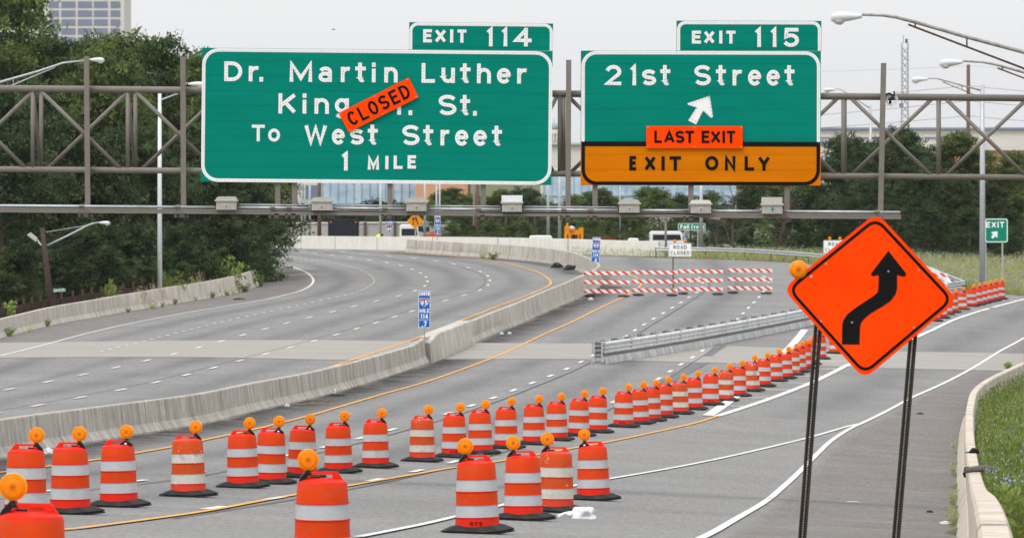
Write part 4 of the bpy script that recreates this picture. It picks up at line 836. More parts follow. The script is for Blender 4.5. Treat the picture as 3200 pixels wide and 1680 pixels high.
ang = math.atan2(dv.y, dv.x); Lb = math.hypot(f0[0] - n0[0], f0[1] - n0[1]); z_at = lambda s: float(sbz(n0[0] + dv.x * s, n0[1] + dv.y * s))
for k in range(int(Lb / 1.9)):
    s_ = .6 + k * 1.9; mb = MB(); q_ = random.uniform(-.08, .08); mb.box(q_, 0, .9, .26, .34, .02); mb.box(.05 + q_, .0, .92, .08, .07, random.uniform(.02, .06)); mb.box(-.10 - q_, .08, .92, .04, .04, random.uniform(.03, .09)); mb.tube([(.1, -.1, .93), (.16, -.1, 1.0), (.2, -.1, .93)], .014, 6)
    o = mb.build('lifting_lug', M['galv'] if k % 2 else M['steel_d'], sb); o.location = (dv.x * s_, dv.y * s_, z_at(s_)); o.rotation_euler = (0, 0, ang)
for k in range(int(Lb / 7.6) + 1):
    s_ = .12 + k * 7.6; mb = MB()
    for wv in (side(1)[:12], side(-1)[:12]):
        pr = [(o * 1.03, h) for o, h in wv]; mb.add([(x_, o, h) for x_ in (-.13, .13) for o, h in pr], [(i, i + 1, 13 + i, 12 + i) for i in range(11)])
    o = mb.build('splice_plate', M['galv'], sb); o.location = (dv.x * s_, dv.y * s_, z_at(s_)); o.rotation_euler = (0, 0, ang)
mb = MB()
for x in (-.16, .16): mb.box(0, x, .02, .05, .05, .9)
for z in (.1, .32, .52, .72, .9): mb.box(-.005, 0, z, .05, .30, .04)
for sgn in (1, -1): mb.add([(-.02, sgn * (.16 + o * .35), h) for o, h in [(0, .05), (.35, .08), (.1, .35), (.1, .43), (.3, .5), (.1, .58), (.3, .67), (.1, .75), (.3, .84), (.1, .93), (0, .93)]], [tuple(range(11))])
o = mb.build('end_frame', M['galv'], sb); o.location = (-dv.x * .05, -dv.y * .05, z_at(0)); o.rotation_euler = (0, 0, ang)

# ------------------------------------------------------------------ barricades
def make_stripe():
    m, t, b = base('barricade_stripes', .45, 0, .4); co = obco(t); sp = t.new('ShaderNodeSeparateXYZ'); t.link(co, sp.inputs[0])
    q = t.math('FRACT', t.math('DIVIDE', t.math('ADD', sp.outputs[0], t.math('MULTIPLY', sp.outputs[2], 1.25)), .49)); k = t.math('LESS_THAN', q, .46)
    t.link(t.mix(k, c(224, 226, 228), c(222, 70, 26)), b.inputs['Base Color']); return m
M['stripes'] = make_stripe()
def make_barricade():
    r = thing('barricade', '', 'barricade', (0, 0, 0), 0, 'striped barricades across the closed road')
    for z in (.36, .91, 1.46): mb = MB(); mb.prism([(-1.37, -.115), (1.37, -.115), (1.37, .115), (-1.37, .115)], -.06, -.03); mb.build('rail', M['stripes'], r, loc=(0, 0, z))
    for x in (-1.02, 1.02):
        mb = MB(); mb.box(x, 0, .06, .045, .045, 1.55); mb.build('upright', M['galv'], r)
        mb = MB(); mb.box(x, 0, .0, .06, 1.2, .05); mb.build('foot', M['galv'], r)
    return r
bp = make_barricade(); first = True
BC = [(1896, 928, 'leftmost striped barricade, against the end of the median'), (2046, 925, 'second striped barricade from the median, overlapping its neighbour'), (2188, 921, 'striped barricade behind the ROAD CLOSED sign posts'), (2343, 918, 'rightmost striped barricade of the four across the lanes'), (2890, 930, 'striped barricade mostly hidden behind the right side of the diamond sign')]
sbag = None
def sandbag():
    mb = MB(); mb.lathe([(.02, .0), (.2, .01), (.25, .06), (.2, .11), (.02, .13)], 12, rmod=lambda a, z: 1 + .12 * math.sin(3 * a) + .1 * math.sin(5 * a + 1)); o = mb.build('sandbag', M['sand'], None, True); o.scale = (1.25, 1.5, 1); return tag(o, '', 'sandbag', 'black sandbags on barricade feet')
bag0 = sandbag(); bagn = 0
BL = ['black sandbag under the left end of the leftmost barricade', 'black sandbag on the right foot of the leftmost barricade', 'black sandbag on the left foot of the second barricade', 'black sandbag stack at the shared feet left of the sign posts', 'black sandbag at the shared feet right of the sign posts', 'black sandbag on the right foot of the third barricade', 'black sandbag on the left foot of the rightmost barricade', 'black sandbag on the right foot of the rightmost barricade']
for i, (u, v, lab) in enumerate(BC):
    x, y = unp(u, v); loc = (x, y, float(zr(x, y)))
    if i == 0: r = bp; r.location = loc; r['label'] = lab
    else: r = dup(bp, loc, 0, lab)
    slope = float((zr(x + 1.3, y) - zr(x - 1.3, y)) / 2.6); r.rotation_euler = (0, -math.atan(slope) * .6, R(-3)); r.scale = (1.0, 1, .98)
    if i < 4:
        for sx_ in (-1.02, 1.02):
            bx, by = x + sx_, y - .35
            o = bag0 if bagn == 0 else bag0.copy()
            if bagn: COL.objects.link(o)
            o.location = (bx, by, float(zr(bx, by)) + .03); o.rotation_euler = (0, 0, bagn * .7); o['label'] = BL[bagn]; bagn += 1
# road closed signs
def road_closed(u0, u1, v0, v1, vb, lab, Y=None):
    x, y = unp((u0 + u1) / 2, vb); s_ = S(y); zb = float(zr(x, y)); w, h = (u1 - u0) / s_, (v1 - v0) / s_; zc = HC - (v1 - HOR) / s_
    r = thing('road_closed_sign', lab, 'road sign', (x, y, zb)); zz = zc - zb
    mb = MB(); mb.prism(rrect(-w / 2, zz, w / 2, zz + h, .06, 4), -.03, 0); mb.build('panel', M['sign_white'], r)
    mb = MB(); q = rrect(-w / 2 + .03, zz + .03, w / 2 - .03, zz + h - .03, .05, 4); stroke(mb, q + [q[0]], .009, .034); mb.build('border', M['black'], r)
    for t_, q_, b_ in (('ROAD', .29, .56), ('CLOSED', .41, .15)): mb = MB(); letters(mb, word(t_, -w * q_, w * q_, zz + h * b_, h * .27), .019, .034); mb.build('lettering', M['black'], r)
    for q, m in ((-.30, 'rust'), (.42, 'galv')): mb = MB(); mb.box(w * q, .03, .03, .07 if q < 0 else .045, .05, zz + h * .9); mb.build('post', M[m], r)
    mb = MB(); mb.box(-w * .3, 0, 0, .06, 1.3, .05); mb.box(w * .42, 0, 0, .06, 1.3, .05); mb.build('foot', M['galv'], r)
    for q in (-.22, .22):
        wl = MB(); wl.box(w * q, .03, zz + h - .03, .1, .08, .08); o = wl.build('warning_light', M['cat'], r); ln = MB(); ln.lathe([(.07, -.05), (.1, -.04), (.1, .03), (.07, .05)], 16, axis='y'); l_ = ln.build('lens', M['amber'], o, loc=(w * q, 0, zz + h + .11)); smooth_auto(l_, 50)
    return r
road_closed(2089, 2161, 759, 802, 914, 'white ROAD CLOSED sign with two amber lights behind the barricades')
road_closed(2573, 2645, 750, 792, 905, 'white ROAD CLOSED sign half hidden behind the diamond sign')

# ------------------------------------------------------------------ mile markers and small signs
def shield(mb, mr, mw, x, z, w, h, d):
    o = [(-.5, .38), (-.38, .5), (-.2, .44), (0, .5), (.2, .44), (.38, .5), (.5, .38), (.5, .05), (.36, -.28), (0, -.5), (-.36, -.28), (-.5, .05)]
    P_ = lambda k: [(x + a * w * k, z + b * h * k) for a, b in o]
    mw.add([(a, -d, b) for a, b in P_(1.0)], [tuple(range(12))]); mb.add([(a, -d - .002, b) for a, b in P_(.9)], [tuple(range(12))])
    mr.add([(x + a * w, -d - .004, z + b * h) for a, b in [(-.43, .2), (.43, .2), (.43, .38), (.34, .44), (.2, .39), (0, .44), (-.2, .39), (-.34, .44), (-.43, .38)]], [tuple(range(9))])
def mile_marker(lab, u0, u1, v0, v1, vfoot, Y, digit, lean=0.0, ground=False):
    s_ = S(Y); uc = (u0 + u1) / 2; x, _, zb = W(uc, vfoot, Y); w, h = (u1 - u0) / s_, (v1 - v0) / s_; zz = (vfoot - v1) / s_
    r = thing('mile_marker', lab, 'mile marker', (x, Y, zb), 0, 'blue mile markers on the median', lean)
    mb = MB(); mb.prism([(-w / 2, zz), (w / 2, zz), (w / 2, zz + h), (-w / 2, zz + h)], -.006, 0); mb.build('panel', M['blue_s'], r)
    wt = MB(); bl_ = MB(); rd = MB(); k = h / 910
    for q in ([(-w / 2 + .008, zz + .008), (w / 2 - .008, zz + .008), (w / 2 - .008, zz + h - .008), (-w / 2 + .008, zz + h - .008), (-w / 2 + .008, zz + .008)], [(-w / 2, zz + h * .205), (w / 2, zz + h * .205)]): stroke(wt, q, .008, .009, cap=False)
    t = w * .034; letters(wt, word('SOUTH', -w * .44, w * .44, zz + h * .868, h * .105, gap=.2), t, .010); shield(bl_, rd, wt, 0, zz + h * .685, w * .76, h * .235, .009)
    letters(wt, word('65', -w * .27, w * .27, zz + h * .625, h * .115), t * 1.2, .016); letters(wt, word('MILE', -w * .42, w * .42, zz + h * .408, h * .105), t, .010); letters(wt, word('114', -w * .32, w * .32, zz + h * .24, h * .135), t * 1.25, .010); letters(wt, word('.' + digit, -w * .18, w * .2, zz + h * .025, h * .145), t * 1.25, .010)
    wt.build('lettering', M['sign_white'], r); bl_.build('shield', M['blue_s'], r); rd.build('shield_band', M['red_s'], r)
    mb = MB(); mb.box(0, .02, 0, .05, .03, zz + h * .6); mb.build('post', M['galv_w'], r); mb = MB(); mb.box(0, .02, 0, .22, .14, .02); mb.build('foot_plate', M['steel_d'], r)
def ytop(u, v):                             # depth of the median's top under a pixel
    for Y in np.arange(150, 480, .5):
        x, _, z = W(u, v, Y)
        if zr(x, Y) + (.97 * medh(Y)) >= z: return float(Y)
    return 300.
mile_marker('blue SOUTH 65 mile 114.7 marker nearest on the median', 1308, 1344, 908, 1023, 1056, ytop(1327, 1056) + 1, '7')
mile_marker('leaning blue SOUTH 65 mile 114.6 marker at the bend of the median', 1846, 1871, 741, 820, 836, 436, '6', R(4))
mile_marker('farthest blue mile 114.5 marker beside the white work truck', 1357, 1375, 671, 731, 748, 506, '5', R(1))
def postsign(name, lab, u0, u1, v0, v1, Y, m, zbase=None, posts=(.15, .85), pm='galv'):
    s_ = S(Y); x, _, zc = W(u0, v1, Y); zb = float(zg(x, Y)) if zbase is None else zbase; w, h = (u1 - u0) / s_, (v1 - v0) / s_; r = thing(name, lab, 'road sign', (x, Y, zb)); zz = zc - zb
    mb = MB(); mb.prism(rrect(0, zz, w, zz + h, .08, 4), -.03, 0); mb.build('panel', M[m], r)
    for q in posts: mb = MB(); mb.box(w * q, .04, -.1, .1, .07, zz + h * .8 + .1); mb.build('post', M[pm], r)
    return r, w, h, zz
r, w, h, zz = postsign('exit_sign', 'small green EXIT sign with a slanted white arrow beside the ramp', 3077, 3150, 682, 758, 432, 'green_s', None, (.04, .76))
wt = MB(); q = rrect(.05, zz + .05, w - .05, zz + h - .05, .12, 4); stroke(wt, q + [q[0]], .028, .034); letters(wt, word('EXIT', w * .06, w * .84, zz + h * .62, h * .24), .04, .034)
av = [(2068, 275), (2062, 322), (2055, 312), (2040, 300), (2032, 328), (2018, 318), (2035, 298), (2022, 292), (2020, 284)]
wt.add([((px / 2.253 + 2200 - 3077) / S(432), -.036, zz + (758 - 600 - pz / 2.253) / S(432)) for px, pz in [(2066, 275), (2066, 320), (2058, 318), (2050, 308), (2034, 328), (2020, 316), (2036, 298), (2024, 290), (2026, 280)]], [tuple(range(9))[::-1]]); wt.build('lettering', M['sign_white'], r)
r, w, h, zz = postsign('creek_sign', 'green Fall Creek name sign beyond the far parapet', 2118, 2205, 697, 720, 600, 'green_s', None, (.25, .72))
wt = MB(); q = rrect(.05, zz + .05, w - .05, zz + h - .05, .06, 3); stroke(wt, q + [q[0]], .02, .034); wt.build('border', M['sign_white'], r); wt = MB(); letters(wt, word('Fall', w * .09, w * .40, zz + h * .25, h * .52, gap=.3), .045, .034); wt.build('lettering', M['sign_white'], r); wt = MB(); letters(wt, word('Creek', w * .48, w * .95, zz + h * .25, h * .52, gap=.3), .045, .034); wt.build('lettering', M['sign_white'], r)
# amber merge diamond
Y = 590; s_ = S(Y); x, _, z = W(1297.7, 690, Y); r = thing('merge_sign', 'small amber diamond sign with two black merging arrows', 'road sign', (x, Y, float(zg(x, Y)))); zz = z - r.location.z; k = 26.5 / s_
mb = MB(); mb.prism(rounded([(-k, zz), (0, zz - k), (k, zz), (0, zz + k)], .1), -.03, 0); mb.build('panel', M['cat'], r)
mb = MB()
for dx, ln2 in ((-.24, 0), (.22, -.12)):
    stroke(mb, [(k * (dx - ln2), zz - k * .42), (k * (dx + ln2), zz + k * .2)], k * .055, .034); a_ = k * (dx + ln2 * 1.2)
    mb.add([(a_ - k * .17, -.035, zz + k * .15), (a_ + k * .17, -.035, zz + k * .15), (a_, -.035, zz + k * .5)], [(0, 1, 2)])
for q in (-.6, -.4, -.2, 0, .45, .6, .75): stroke(mb, [(0, zz + k * q), (0, zz + k * (q + .06))], k * .03, .0345, cap=False)
mb.build('arrows', M['black'], r); mb = MB(); mb.box(0, .03, 0, .1, .06, zz); mb.build('post', M['galv'], r)
# interstate trailblazer
Y = 585; s_ = S(Y); x, _, z = W(1217, 705, Y); r = thing('route_marker', 'blue SOUTH plate above an interstate 65 shield by the far parapet', 'road sign', (x, Y, float(zg(x, Y)))); zz = z - r.location.z; w = 21 / s_
mb = MB(); mb.prism([(-w / 2, zz + .12), (w / 2, zz + .12), (w / 2, zz + .42), (-w / 2, zz + .42)], -.02, 0); mb.build('direction_plate', M['blue_s'], r)
wt, bl_, rd = MB(), MB(), MB(); letters(wt, word('SOUTH', -w * .42, w * .42, zz + .17, .2), .022, .024); shield(bl_, rd, wt, 0, zz - .26, w, .68, .02); letters(wt, word('65', -w * .3, w * .3, zz - .42, .28), .04, .03)
wt.build('lettering', M['sign_white'], r); bl_.build('shield', M['blue_s'], r); rd.build('shield_band', M['red_s'], r); mb = MB(); mb.box(0, .03, 0, .1, .06, zz + .4); mb.build('post', M['galv'], r)
r, w, h, zz = postsign('route_plate', 'tiny blue route plates above the ROAD CLOSED sign', 2133, 2147, 739, 752, 610, 'blue_s', None, (.5,))
wt = MB(); stroke(wt, [(w * .2, zz + h * .5), (w * .8, zz + h * .5)], .03, .034); wt.build('bar', M['sign_white'], r)

# ------------------------------------------------------------------ street lamps
def lamp(lab, Y, arm, brace, head, pole_u, pole_top, base_z=None, r0=.13, pm='galv', am='galv', pole_lean=0, hl=None):
    """head=(u_tip, u_neck, v_neck): cobra head between neck and tip; arm pixels run neck -> pole"""
    s_ = S(Y); x = (pole_u - 1600) / s_; zb = float(zg(x, Y)) if base_z is None else base_z
    r = thing('street_lamp', lab, 'street lamp', (x, Y, zb)); L_ = lambda q: (Vector(W(q[0], q[1], Y)) - Vector((x, Y, zb)))
    zt = HC - (pole_top - HOR) / s_ - zb; mb = MB(); mb.tube([(0, 0, -.3), (pole_lean * .5, 0, zt * .5), (pole_lean, 0, zt)], [r0, r0 * .85, r0 * .65], 12); mb.build('pole', M[pm], r, True)
    mb = MB(); q = [L_(p) for p in arm]; mb.tube(q, [.035 + .02 * i / (len(q) - 1) for i in range(len(q))], 8); mb.build('arm', M[am], r, True)
    if brace:
        mb = MB(); q = [L_(p) for p in brace]; mb.tube(q, .026, 8)
        for k in (.06, .5):
            p = q[0].lerp(q[-1], k); xs = [L_(a) for a in arm]; zz = np.interp(-p.x if xs[0].x > xs[-1].x else p.x, [(-a.x if xs[0].x > xs[-1].x else a.x) for a in xs], [a.z for a in xs]); mb.tube([p, (p.x, 0, zz)], .02, 6)
        mb.build('brace', M['rust'] if am == 'galv_w' else M[am], r, True)
    a = L_((head[1], head[2])); b = L_((head[0], head[2])); ln = abs(b.x - a.x); sg = 1 if b.x > a.x else -1; mb = MB(); n = 12; rings = []
    for t, w, up, dn in ((0, .05, .03, .05), (.12, .07, .05, .075), (.45, .14, .09, .13), (.75, .17, .10, .16), (.93, .13, .06, .15), (1.0, .05, .0, .12)):
        k = ln / .75; rings.append([(a.x + sg * t * ln, w * k * math.cos(2 * PI * j / n), a.z + k * (math.sin(2 * PI * j / n) * (up if math.sin(2 * PI * j / n) > 0 else dn))) for j in range(n)])
    o_ = mb.add([q for g in rings for q in g], [(i * n + j, i * n + (j + 1) % n, (i + 1) * n + (j + 1) % n, (i + 1) * n + j) for i in range(5) for j in range(n)]); mb.f += [tuple(range(n))[::-1], tuple(5 * n + j for j in range(n))]; mb.m += [0, 0]
    h = mb.build('lamp_head', M['lampw'], r, True)
    k = ln / .75; mb = MB(); mb.lathe([(.135 * k, 0), (.14 * k, -.02 * k), (.11 * k, -.09 * k), (.05 * k, -.125 * k)], 14, cx=a.x + sg * ln * .74, cz=a.z - .09 * k); mb.build('lens', M['lens'], h, True)
    return r
lamp('large street lamp with rust-streaked arm reaching in at the top right', 168, [(2694, 46), (2759, 48), (2800, 54), (2855, 68), (3018, 115), (3200, 163), (3205, 165)], [(2838, 77), (3199, 214), (3205, 216)], (2597, 2694, 50), 3211, 128, None, .10, 'galv', 'galv_w')
lamp('street lamp at the right edge below the large one', 226, [(3008.5, 191), (3069.5, 194), (3110, 201.5), (3199, 226), (3330, 262), (3370, 272)], [(3117, 213), (3199, 244), (3370, 310)], (2936, 3008.5, 194), 3372, 240, None, .12, 'galv', 'galv_w')
lamp('street lamp whose pole rises beside the green EXIT sign', 425, [(2899.5, 245), (2929, 246), (2955, 253), (3007, 267), (3066, 283)], [(2945, 256), (3036, 293), (3068, 305)], (2849.5, 2899.5, 247), 3070, 265, None, .20, 'galv', 'galv_w')
lamp('small far street lamp just above the top chord right of the exit sign', 540, [(2611, 277), (2625, 279), (2640, 287), (2700, 326), (2721, 340)], None, (2576, 2611, 280), 2721, 329, None, .15)
lamp('street lamp reaching in over the trees from the left edge', 300, [(280, 187.5), (197, 197), (119, 223), (0, 257), (-90, 283)], [(173, 210), (44, 264), (-90, 318)], (326, 280, 186), -95, 262, None, .12)
lamp('white lamp pole behind the left barrier with its head behind the sign', 403, [(585, 258), (565, 290), (507, 311), (502, 313)][0:1] + [(560, 291), (507, 311), (500, 314)], None, (640, 588, 262), 499, 286, None, .155, 'lampw', 'galv')
r = lamp('lower street lamp arm on the dark leaning wooden pole', 366, [(309, 695), (290, 698), (272, 705), (210, 737), (147.5, 767)], None, (344, 309, 695), 167, 711, None, .19, 'wood_d', 'galv', -.62)
s_ = S(366); rl_ = Vector(r.location); L_ = lambda u, v: Vector(W(u, v, 366)) - rl_
mb = MB(); mb.tube([L_(143, 768), L_(128, 764), L_(121, 757), L_(117, 748)], .045, 8); mb.build('arm', M['lampw'], r, True)
mb = MB(); q = L_(103, 739); mb.box(0, 0, -.12, .62, .3, .22, 0, 0, .8); o = mb.build('floodlight', M['lampw2'], r); o.location = q; o.rotation_euler = (0, R(38), 0)
mb = MB(); mb.tube([L_(143, 725), L_(272, 704)], .012, 6); mb.build('stay_wire', M['galv'], r)
ss = thing('street_name_sign', 'small green street name sign strapped to the leaning wooden pole', 'street sign', W(186, 910, 365.7), 0, None, R(-4))
mb = MB(); mb.prism([(-.33, -.02), (.33, -.02), (.33, .15), (-.33, .15)], -.01, .01); mb.build('panel', M['green_s'], ss); mb = MB(); letters(mb, word('23rd St', -.27, .27, .02, .1), .012, .012); q = [(-.32, -.01), (.32, -.01), (.32, .14), (-.32, .14), (-.32, -.01)]; stroke(mb, q, .006, .012, cap=False); mb.build('lettering', M['sign_white'], ss)
# distant poles
def pole(name, lab, u, v0, Y, r0, m, arms=None, cat='pole'):
    x, _, zt = W(u, v0, Y); zb = float(zg(x, Y)); r = thing(name, lab, cat, (x, Y, zb), 0, 'distant poles beyond the parapet')
    mb = MB(); mb.tube([(0, 0, -.2), (0, 0, zt - zb)], [r0, r0 * .75], 10); mb.build('shaft', M[m], r, True)
    if arms: mb = MB(); mb.box(0, 0, zt - zb - .6, arms, .12, .12); mb.build('crossarm', M[m], r)
    return r
for a in [('light_pole', 'pair of thin pale poles by the overhanging trees, left one', 943, 470, 640, .11, 'galv'), ('light_pole', 'pair of thin pale poles by the overhanging trees, right one', 952, 460, 650, .11, 'galv'), ('light_pole', 'thin grey pole right of the pale pair by the trees', 968, 480, 660, .12, 'galv'),
          ('utility_pole', 'thick brown wooden pole left of the black panel', 998, 470, 600, .19, 'wood', 1.8), ('light_pole', 'pale pole between the black panel and the blue route sign', 1189, 520, 610, .13, 'galv'), ('light_pole', 'pale pole just right of the amber merge sign', 1328, 500, 600, .12, 'galv'),
          ('light_pole', 'thin pole left of a close pair above the far mile marker', 1364, 520, 640, .10, 'galv'), ('light_pole', 'thin pole right of a close pair above the far mile marker', 1374, 520, 650, .10, 'galv'), ('utility_pole', 'brown wooden pole under the right part of the big sign', 1492, 490, 620, .20, 'wood', 1.8), ('light_pole', 'grey pole attached close beside the brown wooden pole', 1481, 520, 640, .12, 'steel'),
          ('utility_pole', 'dark short pole among the bushes left of the white van', 1581, 640, 640, .12, 'wood_d'), ('utility_pole', 'dark short pole above the white van roof', 1671, 640, 640, .12, 'wood_d'), ('light_pole', 'tall pale pole above the white van', 1713, 480, 600, .15, 'galv'), ('light_pole', 'tall pale pole left of the orange machine', 1749, 480, 590, .16, 'galv'), ('light_pole', 'thin pole right of the blue mile marker, against bushes', 1937, 520, 640, .08, 'galv'), ('light_pole', 'pale pole in front of the Fall Creek sign', 2191, 520, 595, .17, 'galv'),
          ('utility_pole', 'tall brown utility pole against the sky at right', 3026, 202, 560, .20, 'wood')]:
    pole(*a)
x, _, zt = W(2081, 680, 560); zb = float(zg(x, 560)); r = thing('post_lamp', 'short lamp post with a round white head near the ROAD CLOSED sign', 'lamp post', (x, 560, zb)); mb = MB(); mb.tube([(0, 0, -.2), (-.03, 0, zt - zb)], [.13, .09], 10); mb.build('pole', M['steel'], r, True)
mb = MB(); mb.lathe([(.1, -.1), (.28, 0), (.24, .12), (.1, .2)], 14, cx=-.04, cz=zt - zb); mb.build('lamp_head', M['lampw'], r, True)
# power lines
def wire(lab, pts, Y, rad=.018):
    mb = MB(); q = [Vector(W(u, v, Y)) for u, v in pts]; o = q[0].copy(); mb.tube([p - o for p in q], rad, 5); w = mb.build('power_line', M['steel'], None); w.location = o; tag(w, lab, 'power line', 'power lines across the right sky')
def cat_(u0, v0, u1, v1, sag, n=10): return [(u0 + (u1 - u0) * i / n, v0 + (v1 - v0) * i / n + sag * 4 * (i / n) * (1 - i / n)) for i in range(n + 1)]
wire('power line just above the top chord at right', cat_(2180, 330, 3026, 268, 6) + cat_(3026, 268, 3700, 310, 8)[1:], 560)
wire('power line crossing the lattice tower mid height', cat_(2180, 385, 3026, 315, 6) + cat_(3026, 315, 3700, 352, 8)[1:], 560.3)
wire('lowest power line above the long pale building', cat_(2180, 420, 3026, 362, 6) + cat_(3026, 362, 3700, 400, 8)[1:], 560)
wire('thin power line high over the cable coil', cat_(2180, 228, 3026, 206, 6) + cat_(3026, 206, 3700, 230, 8)[1:], 560.3, .008)

# lattice tower
Y = 1300; s_ = S(Y); x, _, zt = W(2828, 135, Y); r = thing('lattice_tower', 'tall pale steel lattice antenna tower against the sky', 'antenna tower', (x, Y, 0)); H = zt
hw = lambda z: (9.5 if z > H * .62 else 9.5 + 8 * (H * .62 - z) / (H * .62)) / s_
mb = MB()
for sx_, sy_ in ((-1, -1), (1, -1), (1, 1), (-1, 1)): mb.tube([(sx_ * hw(z), sy_ * hw(z), z) for z in (-8, H * .62, H)], .12, 5)
mb.build('legs', M['tow'] if 'tow' in M else M['galv'], r); mb = MB(); z = 0
while z < H - 1.4:
    a, b = hw(z), hw(z + 1.4)
    for sy_ in (-1, 1): mb.tube([(-a, sy_ * a, z), (b, sy_ * b, z + 1.4)], .07, 4); mb.tube([(a, sy_ * a, z), (-b, sy_ * b, z + 1.4)], .07, 4)
    for sx_ in (-1, 1): mb.tube([(sx_ * a, -a, z), (sx_ * b, b, z + 1.4)], .07, 4)
    z += 1.4
mb.build('bracing', M['galv'], r); mb = MB(); mb.lathe([(.05, 0), (.45, .1), (.45, .3)], 14, axis='y', cx=-hw(20) - .2, cy=-.8, cz=HC + (500 - 329) / s_); mb.build('dish', M['winblue'], r)
mb = MB(); mb.tube([(.3, 0, H), (.3, 0, H + .8)], .25, 6); mb.tube([(-.3, 0, H), (-.3, 0, H + 1.5)], .06, 5); mb.build('antenna', M['steel_d'], r)

# ------------------------------------------------------------------ buildings
Y = 2800; s_ = S(Y); X0 = lambda u: (u - 1600) / s_; bx, by = X0(240), Y
r = thing('office_tower', 'pale concrete office tower with rows of blue windows rising behind the trees', 'office tower', (bx, by, 0)); q = lambda u: X0(u) - bx; Ht = HC + 560 / s_
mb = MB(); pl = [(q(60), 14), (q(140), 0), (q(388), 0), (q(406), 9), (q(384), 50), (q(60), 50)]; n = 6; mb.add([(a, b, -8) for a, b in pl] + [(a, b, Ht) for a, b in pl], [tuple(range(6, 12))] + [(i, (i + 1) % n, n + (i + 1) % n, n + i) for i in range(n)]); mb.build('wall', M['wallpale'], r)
w0 = None
cols = [(297, 355), (370, 455), (470, 555), (567, 650), (667, 725)]
for rowi in range(-2, 9):
    vc = (28 + 53.6 * rowi) / 1.931
    for a, b in cols:
        ua, ub = a / 1.931, b / 1.931
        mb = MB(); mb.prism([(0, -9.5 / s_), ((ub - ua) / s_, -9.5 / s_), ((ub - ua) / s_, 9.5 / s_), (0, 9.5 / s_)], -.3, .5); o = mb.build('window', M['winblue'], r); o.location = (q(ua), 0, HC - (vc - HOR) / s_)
    for ua, ub, yy in ((93, 112, 9.2), (123, 139, 2.2)):
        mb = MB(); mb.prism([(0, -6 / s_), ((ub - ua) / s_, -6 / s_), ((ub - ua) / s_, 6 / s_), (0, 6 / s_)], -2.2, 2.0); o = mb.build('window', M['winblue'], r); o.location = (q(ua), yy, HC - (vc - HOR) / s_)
def bld(name, lab, cat, u0, u1, v0, Y, m, d=20):
    s_ = S(Y); x0, x1 = (u0 - 1600) / s_, (u1 - 1600) / s_; zt = HC - (v0 - HOR) / s_; r = thing(name, lab, cat, (x0, Y, 0)); mb = MB(); mb.box((x1 - x0) / 2, d / 2, -8, x1 - x0, d, zt + 8); mb.build('wall', M[m], r); return r, x1 - x0, zt, s_
r, w, zt, s_ = bld('long_building', 'long pale building with faded blue INDIANA lettering behind the right trees', 'building', 2380, 3330, 404, 1100, 'beige', 40)
mb = MB(); mb.box(w / 2, 20, zt, w + 1, 41, .3); mb.build('roof_edge', M['letter_blue'], r)
mb = MB(); it = []
for ch, x0, x1 in (('I', 205, 235), ('N', 250, 385), ('D', 430, 545), ('I', 580, 625), ('A', 660, 770), ('N', 800, 930), ('A', 975, 1100)):
    a = (2540 + x0 / 8.45 - 2380) / s_; b = (2540 + x1 / 8.45 - 2380) / s_; it.append((ch, a, b, HC - (455 - HOR) / s_, 17 / s_))
letters(mb, it, .12, .15); mb.build('lettering', M['letter_blue'], r)
for k in range(9):
    mb = MB(); a = (2560 + k * 55 - 2380) / s_; mb.box(a + 1.1, -.1, HC - (431 - HOR) / s_, 2.3, .2, .16); mb.box(a + .05, -.1, HC - (435 - HOR) / s_, .15, .2, .3); mb.box(a + 2.2, -.1, HC - (435 - HOR) / s_, .15, .2, .3); mb.build('window_band', M['letter_blue'], r)
r, w, zt, s_ = bld('low_building', 'low tan building at the right edge behind the trees', 'building', 2990, 3330, 470, 900, 'tan2' if 'tan2' in M else 'tan', 20)
mb = MB(); mb.box(w / 2, 10, zt, w + .6, 21, .5); mb.build('roof_edge', M['wallpale'], r)
def glassb(lab, u0, u1, v0, Y, nx, nz):
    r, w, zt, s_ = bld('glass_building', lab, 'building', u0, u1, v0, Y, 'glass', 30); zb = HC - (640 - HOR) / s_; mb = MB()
    for i in range(nx + 1): mb.box(w * i / nx, -.12, 0, .08, .25, zt)
    mb.build('mullions', M['mullion'], r); mb = MB()
    for i in range(nz + 1): mb.box(w / 2, -.1, zt - 3.4 * i - .3, w, .16, .25)
    mb.build('floor_bands', M['mullion'], r); return r
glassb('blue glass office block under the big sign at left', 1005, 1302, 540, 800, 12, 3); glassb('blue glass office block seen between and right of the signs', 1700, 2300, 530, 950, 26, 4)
r, w, zt, s_ = bld('brick_building', 'orange brick building between the glass blocks under the big sign', 'building', 1300, 1470, 540, 780, 'tan', 20); mb = MB(); mb.box(w * .98, -.1, 0, .3, .2, zt); mb.build('downpipe', M['steel_d'], r)
r, w, zt, s_ = bld('white_building', 'pale building glimpsed left of the glass block beside the trees', 'building', 930, 1003, 540, 820, 'wallpale', 15); mb = MB(); mb.box(w * .5, -.1, zt - 3, w * .7, .2, 1.5); mb.build('window', M['winblue'], r)
r, w, zt, s_ = bld('pale_building', 'wide pale building above the bottom chord between the signs', 'building', 1690, 1900, 452, 1250, 'wallpale', 20); mb = MB(); mb.box(w / 2, 9.8, zt, w + .6, 21, .4); mb.build('roof_edge', M['mullion'], r)
Y = 1500; s_ = S(Y); x, _, z = W(1732, 455, Y); r = thing('dome_tower', 'pale green domed cupola with columns seen between the two signs', 'dome', (x, Y, 0)); mb = MB(); mb.lathe([(1.5, -8), (1.5, z), (1.35, z + .05)], 20); mb.build('base', M['copper'], r)
mb = MB(); mb.lathe([(.75, z), (.75, z + 2.6)], 16); mb.lathe([(1.2, z + 2.5), (1.25, z + 2.7), (1.1, z + 3.6)], 20); mb.build('drum', M['wallpale'], r)
